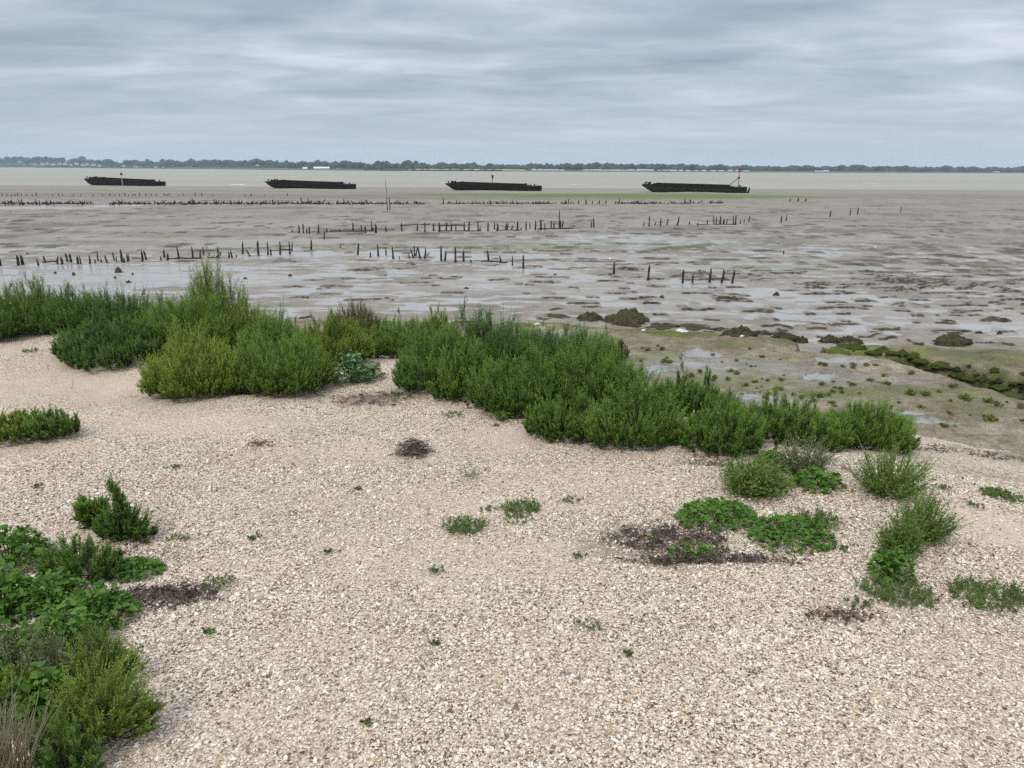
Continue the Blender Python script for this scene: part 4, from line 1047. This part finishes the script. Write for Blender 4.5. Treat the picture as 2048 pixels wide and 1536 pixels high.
C1 = [(18, 9.5), (24, 11), (45, 11), (73, 12), (80, 10), (94, 8), (101, 11), (108, 8), (228, 6), (238, 9), (260, 6), (317, 6), (479, 10), (532, 8), (545, 10), (620, 7), (638, 8), (674, 7), (688, 11), (724, 7), (887, 12), (801, 6), (1066, 6), (1130, 8), (1137, 10), (1157, 8), (1172, 9), (1184, 7), (1199, 8), (1212, 8), (1238, 11), (1369, 9), (1380, 8), (1580, 7), (1596, 8), (1610, 6)]
row([(px, float(cline(px)), float(cline(px)) - h, 0, 2.2 + (i % 3) * .5) for i, (px, h) in enumerate(C1)], 'the taller posts along the far brushwood line', 'taller posts in the far brushwood line', 2.5)
rs = np.random.default_rng(77)
CX = np.sort(np.concatenate([rs.uniform(0, 120, 8), rs.uniform(120, 400, 12), rs.uniform(330, 820, 26), rs.uniform(1000, 1300, 14)]))
for px in CX:
    o = stake(px, cline(px) + .3, cline(px) - rs.uniform(2.5, 5.5), rs.normal(0, .4), rs.uniform(1.8, 3))
    tag(o, 'short dark stump in the far brushwood line', 'stake', 'short stumps in the far brushwood line')
DX = [5, 14, 24, 30, 36, 43, 53, 65, 73, 106, 118, 125, 147, 162, 186, 205, 220, 230, 240, 250, 258, 266, 270, 279, 292, 303, 313, 329, 334, 339, 357, 367, 391, 404, 426, 490, 503, 530, 575]
row([(px, 392.3 + rs.uniform(-.4, .4), 392.3 - rs.uniform(3, 7), rs.normal(0, .5), 2.0) for px in DX], 'the farthest stake line below the first barge', 'farthest line of stakes', 2.2)
# a pair of tall poles in the far line
for i, (px, yt) in enumerate([(775, 393), (780, 395)]):
    o = stake(px, 421, yt, 0, 2.0); tag(o, ['left one of two tall thin poles in front of the far brushwood line', 'right one of two tall thin poles in front of the far brushwood line'][i], 'pole', 'pair of tall thin poles')
# the low mass of brushwood and stubs the far line grows from
P0 = []; P1 = []
for k_ in range(1500):
    px = rs.uniform(-120, 1700)
    if perlin(np.array([px * .012]), np.array([3.3]), 5)[0] < -.28: continue
    p = at_z(px, cline(px) + rs.normal(0, .45), -1.62); 
    p[2] = mud_macro(p[:1], p[1:2])[0] - .02
    P0.append(p); P1.append(p + np.array([rs.normal(0, .16), rs.normal(0, .12), rs.gamma(2, .055) + .05]))
tag(put('brushwood_line', mesh_np('brushwood_line', *tubes(np.array(P0), np.array(P1), .06, .03, 4)), M_POST), 'dark low line of rotted brushwood across the far mud', 'brushwood', None, 'stuff')
# fallen rails at the feet of the stakes
RAILS = [(1075, 1145, 459, 457.5, 'thin fallen rail at the right end of the second stake line'), (660, 745, 463.5, 463, 'fallen rail at the feet of the second stake line on the left'), (800, 860, 452, 449, 'raised thin rail tied along the second stake line'), (880, 930, 452, 451, 'raised thin rail in the middle of the second stake line'), (880, 960, 463, 463, 'fallen rail at the foot of the middle of the second stake line'), (995, 1040, 461.5, 461.5, 'fallen rail right of the middle of the second stake line'),
         (335, 405, 518.5, 518, 'dark fallen rail along the front stake line'), (415, 432, 517, 516.5, 'short fallen rail in the front stake line'), (540, 585, 504, 500, 'sloping rail at the right end of the front stake line'), (85, 115, 526, 525, 'short fallen rail at the left end of the front stake line'), (950, 1015, 523, 526, 'fallen rail lying in the middle pool'), (1395, 1465, 450.5, 449.5, 'fallen rail along the thin right hand stakes'), (265, 280, 518, 518.5, 'crosspiece on short stake in the front line')]
for x0, x1, y0, y1, lab in RAILS:
    a_, t0 = hit(x0, y0, mud_macro); b_, t1 = hit(x1, y1, mud_macro)
    n_ = 9; s = np.linspace(0, 1, n_)
    pts = a_[None] * (1 - s)[:, None] + b_[None] * s[:, None]; pts[:, 2] = np.maximum(pts[:, 2], mud_macro(pts[:, 0], pts[:, 1])) + .03 + .03 * perlin(s * 4 + x0, s * 0, 3)
    c_ = pts[n_ // 2].copy()
    o = put('fallen_rail', mesh_np('fallen_rail', *curve_tube(pts - c_, .012 + .00045 * t0, 5)), M_POST, None, c_); tag(o, lab, 'rail', 'fallen rails between stakes')

# ------------------------------------------------------------------ BARGES
def ring_hull(Lh, stations):
    """stations: (x, half beam at deck, half beam at bilge, keel z, deck z)"""
    V = []; k = 8
    for x, bd, bb, kz, dz in stations:
        V += [(x, -bd, dz), (x, -bd * 1.0, kz + (dz - kz) * .55), (x, -bb, kz + (dz - kz) * .12), (x, -bb * .8, kz), (x, bb * .8, kz), (x, bb, kz + (dz - kz) * .12), (x, bd * 1.0, kz + (dz - kz) * .55), (x, bd, dz)]
    n = len(stations); f = []
    for i in range(n - 1):
        for j in range(k): f.append((i * k + j, i * k + (j + 1) % k, (i + 1) * k + (j + 1) % k, (i + 1) * k + j))
    caps = [tuple(range(k))[::-1], tuple((n - 1) * k + j for j in range(k))]
    return np.array(V, float), np.array(f), np.array(caps)
def box_bm(bm, x0, x1, y0, y1, z0, z1, bev=.02):
    r = bmesh.ops.create_cube(bm, size=1)
    for v in r['verts']: v.co = ((x0 + x1) / 2 + v.co.x * (x1 - x0), (y0 + y1) / 2 + v.co.y * (y1 - y0), (z0 + z1) / 2 + v.co.z * (z1 - z0))
    if bev: bmesh.ops.bevel(bm, geom=list({e for v in r['verts'] for e in v.link_edges}), offset=bev, segments=1, affect='EDGES')
def bm_me(bm, name):
    me = bpy.data.meshes.new(name); bm.to_mesh(me); bm.free(); return me
def cyl_me(name, r, h, n=10, cap=1.35):
    bm = bmesh.new()
    bmesh.ops.create_cone(bm, cap_ends=True, segments=n, radius1=r, radius2=r, depth=h, matrix=Matrix.Translation((0, 0, h / 2)))
    bmesh.ops.create_cone(bm, cap_ends=True, segments=n, radius1=r * cap, radius2=r * cap, depth=h * .16, matrix=Matrix.Translation((0, 0, h * .94)))
    return bm_me(bm, name)
HL = 22.0; HB = 2.6
st = []
for i in range(25):
    s = i / 24; x = -HL / 2 + s * HL
    e = min(1, max(0, (s) / .11)); e2 = min(1, max(0, (1 - s) / .07))
    bd = HB * (.62 + .38 * e**.6) * (.72 + .28 * e2**.5)
    bb = bd * .93
    kz = 0 + 1.42 * (1 - e)**1.15 + .18 * (1 - e2)**1.2
    dz = 1.42 + .11 * max(0, 1 - s / .28)**2 + .10 * max(0, (s - .8) / .2)**2
    kz = min(kz, dz - .28)
    st.append((x, bd, bb, kz, dz))
hv, hf, hc = ring_hull(HL, st)
HULL = mesh_np('hull', hv, [hf, hc], False)
def strakes(y):
    bm = bmesh.new()
    for _ in (0,):
        for i in range(24):
            a_, b_ = st[i], st[i + 1]
            for (fr, w_) in ((.94, .07),):
                vs = []
                for q, in_ in ((a_, 0), (b_, 0)):
                    zc = q[3] + (q[4] - q[3]) * fr
                    for dz_ in (-.05, .05):
                        vs.append((q[0], y * (q[1] + .003), zc + dz_)); vs.append((q[0], y * (q[1] + w_), zc + dz_))
                v = [bm.verts.new(c) for c in vs]
                for fa in ((0, 1, 3, 2), (4, 6, 7, 5), (1, 5, 7, 3), (0, 2, 6, 4), (2, 3, 7, 6), (0, 4, 5, 1)): bm.faces.new([v[j] for j in fa])
    bmesh.ops.recalc_face_normals(bm, faces=bm.faces)
    return bm_me(bm, 'rubbing_strake')
STRK = [strakes(-1), strakes(1)]
def coaming():
    bm = bmesh.new(); x0, x1, yb, z0, z1 = -HL * .36, HL * .335, HB * .86, 1.40, 1.80
    box_bm(bm, x0, x1, -yb - .06, -yb + .06, z0, z1, .015); box_bm(bm, x0, x1, yb - .06, yb + .06, z0, z1, .015)
    box_bm(bm, x0 - .1, x0 + .0, -yb - .062, yb + .062, z0, z1 + .10, .015); box_bm(bm, x1, x1 + .1, -yb - .062, yb + .062, z0, z1 + .12, .015)
    return bm_me(bm, 'hold_coaming')
COAM = coaming()
def breasthook(x, w_, z):
    bm = bmesh.new(); box_bm(bm, x - .35, x + .35, -w_, w_, z, z + .16, .05); return bm_me(bm, 'headledge')
HEAD = [breasthook(-HL * .36 - .55, HB * .7, 1.55), breasthook(HL * .335 + .5, HB * .7, 1.44)]
BOLL = cyl_me('bollard', .13, .42); WIND = None
def windlass():
    bm = bmesh.new()
    bmesh.ops.create_cone(bm, cap_ends=True, segments=10, radius1=.2, radius2=.2, depth=2.2, matrix=Matrix.Rotation(pi / 2, 4, 'X') @ Matrix.Translation((0, 0, 0)))
    box_bm(bm, -.2, .2, -1.25, -1.12, -.45, .3, .02); box_bm(bm, -.2, .2, 1.12, 1.25, -.45, .3, .02)
    return bm_me(bm, 'windlass')
WIND = windlass()
def skeg():
    bm = bmesh.new()
    v = [(-.1, 0, 0), (.55, 0, 0), (.7, 0, 1.0), (.7, 0, 1.45), (.5, 0, 1.45), (.35, 0, .9)]
    a_ = [bm.verts.new((x, -.09, z)) for x, _, z in v]; b_ = [bm.verts.new((x, .09, z)) for x, _, z in v]
    bm.faces.new(a_[::-1]); bm.faces.new(b_)
    for i in range(6): bm.faces.new((a_[i], a_[(i + 1) % 6], b_[(i + 1) % 6], b_[i]))
    bmesh.ops.recalc_face_normals(bm, faces=bm.faces)
    return bm_me(bm, 'rudder')
SKEG = skeg()
BL = ['black derelict lighter barge farthest left, tilted down to the right', 'black derelict lighter barge second from the left', 'derelict lighter barge with a caged beacon pole rising behind it', 'derelict lighter barge on green mud with a red topped mast at its stern']
BARGE_ROOT = []
for i, (x0, x1, yb) in enumerate(BARGES):
    p, t = hit((x0 + x1) / 2, yb - .5, lambda x, y: np.interp(y, MUD_Y, MUD_Z))
    yaw = math.radians(-17)
    Lw = (x1 - x0) / F * t / cos(yaw); s = Lw / HL
    root = bpy.data.objects.new('lighter_barge', None); COL.objects.link(root); root.empty_display_size = 1
    root.location = (p[0], p[1] + 1.8, p[2] - .12); root.scale = (s, s, s * (1.0, .98, 1.0, 1.06)[i] * .98)
    root.rotation_euler = (math.radians(1.5), math.radians((1.7, 1.3, 1.1, 1.0)[i]), yaw)
    tag(root, BL[i], 'barge', 'derelict barges grounded along the mud edge')
    o = put('hull', HULL if i < 2 else HULL.copy(), M_HULL if i < 2 else None, root)
    if i >= 2: o.data.materials.clear(); o.data.materials.append(M_HULLG if i == 3 else M_HULL)
    for sm_ in STRK: put('rubbing_strake', sm_, M_HULL, root)
    put('hold_coaming', COAM, M_RUST, root)
    for hm in HEAD: put('headledge', hm, M_RUST, root)
    put('windlass', WIND, M_RUST, root, (-HL * .435, 0, 1.72))
    for (bx, by, bz) in [(-HL * .47, -1.25, 1.62), (-HL * .47, 1.25, 1.62), (HL * .43, -1.6, 1.42), (HL * .43, 1.6, 1.42)]: put('bollard', BOLL, M_RUST, root, (bx, by, bz))
    put('rudder', SKEG, M_HULL, root, (HL / 2 - .1, 0, .05))
    BARGE_ROOT.append((root, s))

# ------------------------------------------------------------------ BEACONS
def pole_mesh(name, h, r0, r1, n=8):
    V, Fo = tubes(np.array([[0, 0, 0.]]), np.array([[0, 0, h]]), [r0], [r1], n)
    return mesh_np(name, V, Fo)
def beacon(px, yt, dist_, topr, m_pole, m_top, label, topmark, zb=None):
    d = ray(px, yt); k_ = dist_ / d[1]; x, zt = d[0] * k_, EYE[2] + d[2] * k_
    z0 = zb if zb is not None else float(mud_macro(np.array([x]), np.array([dist_]))[0]) - .3
    root = bpy.data.objects.new('channel_beacon', None); COL.objects.link(root); root.location = (x, dist_, z0)
    tag(root, label, 'beacon', 'channel beacons by the barges')
    H = zt - z0
    put('pole', pole_mesh('pole', H - topr, .075, .06), m_pole, root)
    bm = bmesh.new()
    if topmark == 'can':
        bmesh.ops.create_cone(bm, cap_ends=True, segments=12, radius1=topr, radius2=topr, depth=topr * 2, matrix=Matrix.Translation((0, 0, H - topr)))
        bmesh.ops.create_cone(bm, cap_ends=True, segments=12, radius1=topr * 1.12, radius2=topr * 1.12, depth=.05, matrix=Matrix.Translation((0, 0, H - topr * 1.6)))
    elif topmark == 'cage':
        for j in range(8):
            a_ = j * pi / 4; x_, y_ = topr * cos(a_), topr * sin(a_)
            bmesh.ops.create_cone(bm, cap_ends=True, segments=6, radius1=.07, radius2=.07, depth=topr * 4.2, matrix=Matrix.Translation((x_, y_, H - topr * 2.1)))
        for zz_ in (H - topr * 4.1, H - topr * 2, H - .06): bmesh.ops.create_cone(bm, cap_ends=True, segments=12, radius1=topr * 1.15, radius2=topr * 1.15, depth=.08, matrix=Matrix.Translation((0, 0, zz_)))
    put('topmark', bm_me(bm, 'topmark'), m_top, root)
    return root, H
beacon(242, 345.5, 178, .26, M_GPOLE, M_RED, 'thin pale pole with a small red can top behind the first barge', 'can')
beacon(985, 350, 176, .17, M_POST, M_POST, 'dark pole with a cage shaped top behind the third barge', 'cage')
# the mast on the fourth barge
r4, s4 = BARGE_ROOT[3]
bpy.context.view_layer.update()
wp = r4.matrix_world @ Vector((HL * .425, -.3, 1.45))
root, H = beacon(1479.5, 336.5, wp.y, .16, M_RED, M_RED, 'tall red topped mast with a slanting stay on the stern of the fourth barge', 'cage', wp.z - .1)
pr = r4.matrix_world @ Vector((HL * .33, -1.5, 1.75))
a_ = np.array([[pr.x - root.location.x, pr.y - root.location.y, pr.z - root.location.z]]); b_ = np.array([[0, 0, H * .52]])
put('stay', mesh_np('stay', *tubes(a_, b_, [.06], [.05], 6)), M_POST, root)
bm = bmesh.new(); box_bm(bm, -.16, .16, -.16, .16, H * .52 - .16, H * .52 + .16, .03); put('lamp_box', bm_me(bm, 'lamp_box'), M_POST, root)
# bent withy in the shallows
p, t = hit(772, 386, mud_macro); s = t / F
pts = np.array([(1.5, 0, 0), (1, 0, 4), (2, 0, 8), (0, 0, 12), (.4, 0, 18), (0, 0, 25)]) * s
tag(put('withy', mesh_np('withy', *curve_tube(pts, np.linspace(.05, .03, 6), 5)), M_POST, None, p), 'thin crooked withy standing at the water edge between second and third barges', 'pole')

# ------------------------------------------------------------------ FAR SHORE
SPX = np.array([-700, 0, 500, 760, 1260, 1770, 2048, 2800]); SDD = np.array([2600, 2400, 1500, 1150, 1250, 1350, 1500, 1900])
def shore_d(px): return np.interp(px, SPX, SDD)
cols = np.linspace(-700, 2800, 420)
TOPX = [-700, 0, 100, 190, 230, 330, 440, 520, 600, 800, 1000, 1130, 1250, 1350, 1500, 1700, 1900, 2048, 2800]
TOPP = [17, 17, 19, 15, 12, 13, 15, 14, 13, 12, 8.5, 10.5, 11, 10.5, 7.5, 9, 8, 7, 7]       # tree tops above the horizon, photo px
Ds = shore_d(cols); dirx = (cols - 1024) / (F * cos(PITCH) + 431 * sin(PITCH) * 0 + 0) * 1.0
dirx = (cols - 1024) / (F / cos(PITCH))          # tan of azimuth at the horizon
topz = np.interp(cols, TOPX, TOPP) / (F / cos(PITCH)) * (Ds + 300) + 1.7
rows_ = [(-60, None), (0, -2.85), (14, -2.2), (60, -1.6), (240, .8), (500, None), (900, None)]
V = []
for off, z in rows_:
    Dr = Ds + off
    if off == -60: zz_ = np.full_like(Ds, -4.5)
    elif z is None: zz_ = np.maximum(.8, (topz - 11) * (.8 if off == 500 else .9))
    else: zz_ = np.full_like(Ds, z) + .35 * fbm(cols * .02, cols * 0 + off, 3, 7)
    V.append(np.stack([dirx * Dr, Dr, zz_], 1))
V = np.concatenate(V)
tag(put('far_shore', mesh_np('far_shore', V, grid_faces(len(rows_), len(cols))), M_LAND), 'low hazy land across the estuary', None, None, 'structure')
fx = np.linspace(815, 1048, 60); V = []
for fr, in_ in ((0, 50), (.5, 140), (1, 238)):
    Dr = shore_d(fx) + in_; zz_ = np.interp(in_, [14, 60, 240], [-2.2, -1.6, .8]) + .55
    w_ = np.sqrt(np.clip(1 - ((fx - 931) / 120)**4, 0, 1))
    V.append(np.stack([(fx - 1024) / (F / cos(PITCH)) * Dr, Dr, np.full_like(fx, zz_) - (1 - w_) * .6], 1))
tag(put('stubble_field', mesh_np('stubble_field', np.concatenate(V), grid_faces(3, 60)), M_FIELD), 'golden stubble field on the far shore', None, None, 'structure')
fx = np.linspace(345, 575, 50); V = []
for in_ in (40, 110, 190):
    Dr = shore_d(fx) + in_; zz_ = np.interp(in_, [14, 60, 240], [-2.2, -1.6, .8]) + .6
    V.append(np.stack([(fx - 1024) / (F / cos(PITCH)) * Dr, Dr, np.full_like(fx, zz_)], 1))
tag(put('ploughed_field', mesh_np('ploughed_field', np.concatenate(V), grid_faces(3, 50)), mat_rough('ploughed_soil', (.15, .10, .07), (.22, .15, .105), .05, .95, .1, .1)), 'brown ploughed field on the far shore', None, None, 'structure')
# woodland
def crown_mesh(seed):
    bm = bmesh.new(); bmesh.ops.create_icosphere(bm, subdivisions=2, radius=1)
    Vv = np.array([v.co[:] for v in bm.verts]); n_ = fbm(Vv[:, 0] * 1.5 + seed, Vv[:, 1] * 1.5 + Vv[:, 2] * 1.7, 3, seed)
    Vv *= (1 + .38 * n_)[:, None]; f_ = np.array([[v.index for v in q.verts] for q in bm.faces]); bm.free()
    return Vv, f_
CR = [crown_mesh(i) for i in range(4)]
L = []
rs = np.random.default_rng(99)
npx = rs.uniform(-500, 2600, 4400)
for q in range(4):
    px = npx[q::4]; n_ = len(px); back = rs.uniform(150, 620, n_)
    D = shore_d(px) + back
    top = np.interp(px, TOPX, TOPP) * (.60 + .32 * rs.random(n_) + .55 * fbm(px * .04, px * 0, 4, 13)) / (F / cos(PITCH)) * (shore_d(px) + 300) + 1.7
    wd = rs.uniform(2.8, 6.5, n_) * D / 1500
    hh = rs.uniform(3.5, 6.5, n_)
    Mx = np.zeros((n_, 3, 3)); Mx[:, 0, 0] = wd; Mx[:, 1, 1] = wd; Mx[:, 2, 2] = hh
    L.append(merge(*CR[q], Mx, np.stack([(px - 1024) / (F / cos(PITCH)) * D, D, top - hh * .9], 1)))
# understorey closing the gap to the ground
px = np.linspace(-520, 2620, 900); D = shore_d(px) + 170 + rs.uniform(0, 60, 900); n_ = 900
Mx = np.zeros((n_, 3, 3)); Mx[:, 0, 0] = 7; Mx[:, 1, 1] = 6; Mx[:, 2, 2] = rs.uniform(2.5, 5.5, n_)
hole = (perlin(px * .02, px * 0 + 4, 3) > -.35)
L.append(merge(*CR[0], Mx[hole], np.stack([(px - 1024) / (F / cos(PITCH)) * D, D, rs.uniform(1, 3, n_)], 1)[hole]))
tag(put('far_woodland', mesh_np('far_woodland', *cat_meshes(L)), M_TREE), 'dark hazy woodland along the far shore', 'woodland', None, 'stuff')
# hedge scraps in front of the field
L = []
px = np.concatenate([rs.uniform(720, 1000, 70), rs.uniform(1300, 1340, 8), rs.uniform(60, 330, 40)]); D = shore_d(px) + rs.uniform(18, 45, len(px)); n_ = len(px)
Mx = np.zeros((n_, 3, 3)); Mx[:, 0, 0] = rs.uniform(3, 6, n_); Mx[:, 1, 1] = 3; Mx[:, 2, 2] = rs.uniform(1.0, 2.2, n_)
L.append(merge(*CR[1], Mx, np.stack([(px - 1024) / (F / cos(PITCH)) * D, D, np.full(n_, -1.7)], 1)))
tag(put('shore_scrub', mesh_np('shore_scrub', *cat_meshes(L)), M_TREE), 'low dark scrub along the far water edge', 'scrub', None, 'stuff')
# distinct trees that stand up from the skyline
TM = []
for i in range(3):
    Ls = []; rs3 = np.random.default_rng(200 + i)
    for k_ in range(9):
        Mx = np.diag([.42, .42, .26])[None] * rs3.uniform(.7, 1.1); Ls.append(merge(*CR[k_ % 4], Mx, np.array([[rs3.normal(0, .26), rs3.normal(0, .2), rs3.uniform(.42, .80)]])))
    TM.append((mesh_np('crown', *cat_meshes(Ls)), mesh_np('trunk', *tubes(np.array([[0, 0, 0.]]), np.array([[0, 0, .55]]), [.07], [.04], 7))))
TT = [(830, 321, 8, 'round lone tree standing above the golden field'), (1092, 325, 5, 'narrow tree on the skyline right of the golden field'), (1138, 327, 5, 'slim pointed tree above the pale caravans'), (1239, 327, 8, 'left one of a paired clump on the skyline'), (1256, 328, 11, 'wide right one of a paired clump on the skyline'), (1301, 328, 7, 'narrow tree left of the twin tall crowns'), (1311, 327, 8, 'twin tall crown above the white caravans'), (1343, 328, 13, 'broad domed tree right of the twin tall crowns'), (1385, 330, 6, 'small tree apart to the right of the broad dome'), (1322, 331, 6, 'low tree beside the broad dome'),
      (295, 317, 6, 'peaked tree on the left skyline'), (324, 317, 5, 'narrow upright tree right of the peaked tree'), (80, 313, 14, 'broad high tree clump at the far left skyline'), (52, 315, 10, 'rounded tree left of the broad high clump'), (145, 319, 8, 'tree on the slope above the village'), (200, 321, 9, 'tree at the right end of the village'), (398, 320, 6, 'small tree between village and sheds'), (455, 320, 12, 'wide tree above the brown shore'), (670, 322, 9, 'tree just right of the white sheds'), (1720, 329, 14, 'wide crown on the right skyline')]
for i, (px, yt, wpx, lab) in enumerate(TT):
    hor = 332 + px / 2048 * 10
    D = float(shore_d(px)) + 230; k_ = D / (F / cos(PITCH))
    zt = (hor - yt) * k_ + 1.7; z0 = .2; x = (px - 1024) / (F / cos(PITCH)) * D
    root = bpy.data.objects.new('shore_tree', None); COL.objects.link(root); root.location = (x, D, z0); H = zt - z0; W = wpx * k_
    root.scale = (W, W, H)
    tag(root, lab, 'tree', 'single trees on the far skyline')
    put('crown', TM[i % 3][0], M_TREE, root); put('trunk', TM[i % 3][1], M_STEM, root)
# houses and sheds
def house_parts(gable=.45):
    bm = bmesh.new(); box_bm(bm, -.5, .5, -.5, .5, 0, .55, 0); wall = bm_me(bm, 'wall')
    bm = bmesh.new(); v = [bm.verts.new(c) for c in [(-.54, -.56, .55), (.54, -.56, .55), (.54, .56, .55), (-.54, .56, .55), (-.54, 0, 1), (.54, 0, 1)]]
    for fa in ((0, 1, 5, 4), (2, 3, 4, 5), (0, 4, 3), (1, 2, 5), (0, 3, 2, 1)): bm.faces.new([v[j] for j in fa])
    return wall, bm_me(bm, 'roof')
HW, HR = house_parts()
SW = HW.copy(); SR = HR.copy()
HW.materials.append(M_WALL); HR.materials.append(M_ROOF); SW.materials.append(M_SHED); SR.materials.append(M_SHED)
def house(name, px, wpx, hm, zoff, label, cat_, group, wall, roof, inl=90):
    D = float(shore_d(px)) + inl; k_ = D / (F / cos(PITCH)); z = float(np.interp(inl, [14, 60, 240], [-2.2, -1.6, .8])) + zoff
    root = bpy.data.objects.new(name, None); COL.objects.link(root); root.location = ((px - 1024) / (F / cos(PITCH)) * D, D, z - .3)
    root.scale = (wpx * k_, max(6, wpx * k_ * .4), hm); root.rotation_euler = (0, 0, random.uniform(-.3, .3))
    tag(root, label, cat_, group); put('wall', wall, None, root); put('roof', roof, None, root)
HOUSES = [(68, 6, 6, 6, 'leftmost pale house of the hillside village'), (84, 7, 7, 7, 'second pale house from the left in the village'), (93, 5, 6, 8, 'small pale house set high in the village'), (106, 7, 7, 6, 'bright pale house near the left of the village'), (118, 6, 7, 8, 'pale house beside the bright one in the village'), (130, 8, 7, 7, 'wide pale house in the middle of the village'), (141, 5, 6, 5, 'narrow house right of the wide one in the village'), (152, 7, 7, 8, 'pale house high at the middle of the village'), (165, 8, 6, 4, 'low wide house near the village shore'), (174, 6, 7, 6, 'tall pale house right of the low wide one'), (186, 9, 7, 5, 'largest pale house at the right of the village'), (198, 6, 6, 3, 'small house at the right end of the village'), (246, 7, 5, 3, 'white house apart to the right of the village'), (270, 8, 5, 1, 'pale house on the far brown shore'), (310, 7, 4, 1, 'grey house among the shore trees'), (325, 5, 4, 0, 'last small pale house before the brown shore')]
for px, wp, hm, zo, lab in HOUSES: house('village_house', px, wp, hm, zo, lab, 'house', 'houses on the far left shore', HW, HR)
CW = HW.copy(); CR_ = HR.copy()
for q_ in (CW, CR_):
    q_.materials.clear(); q_.materials.append(M_CARA)
house('long_shed', 641, 29, 4.2, .5, 'long white shed on the far shore', 'shed', 'white sheds on the far shore', SW, SR, 70)
house('long_shed', 608, 9, 3.2, .5, 'short white shed left of the long one on the far shore', 'shed', 'white sheds on the far shore', SW, SR, 70)
rs = np.random.default_rng(8)
cxs = [1066, 1078, 1090, 1102, 1112, 1122, 1168, 1176, 1186, 1196, 1206, 1212, 1220, 1227, 1234, 1242, 1250, 1256, 1262, 1270, 1279, 1286, 1293, 1300, 1318, 1328, 1338, 1348, 1360, 1374, 1390, 1406, 1424, 1440, 1458, 1475, 1490, 1632, 1640, 1650, 1990]
for i, px in enumerate(cxs):
    house('caravan', px, rs.uniform(7, 13), rs.uniform(1.9, 2.9) * (1.25 if 1275 < px < 1302 else 1), .3, 'white caravan, %s from the left in the row along the far shore' % ordinal(i + 1), 'caravan', 'caravans along the far shore', CW, CR_, 60)

# ------------------------------------------------------------------ AIR
bm = bmesh.new(); box_bm(bm, -4300, 4300, -60, 4200, -7, 44, 0)
hm, hnt, hb = new_mat('estuary_air')
hnt.nodes.remove(hb)
pv = nd(hnt, 'ShaderNodeVolumePrincipled', i_Color=(.66, .80, .98, 1), i_Density=.00014)
hnt.links.new(pv.outputs[0], hnt.nodes['Material Output'].inputs['Volume'])
tag(put('haze', bm_me(bm, 'haze'), hm), 'thin blue haze over the estuary', None, None, 'stuff')
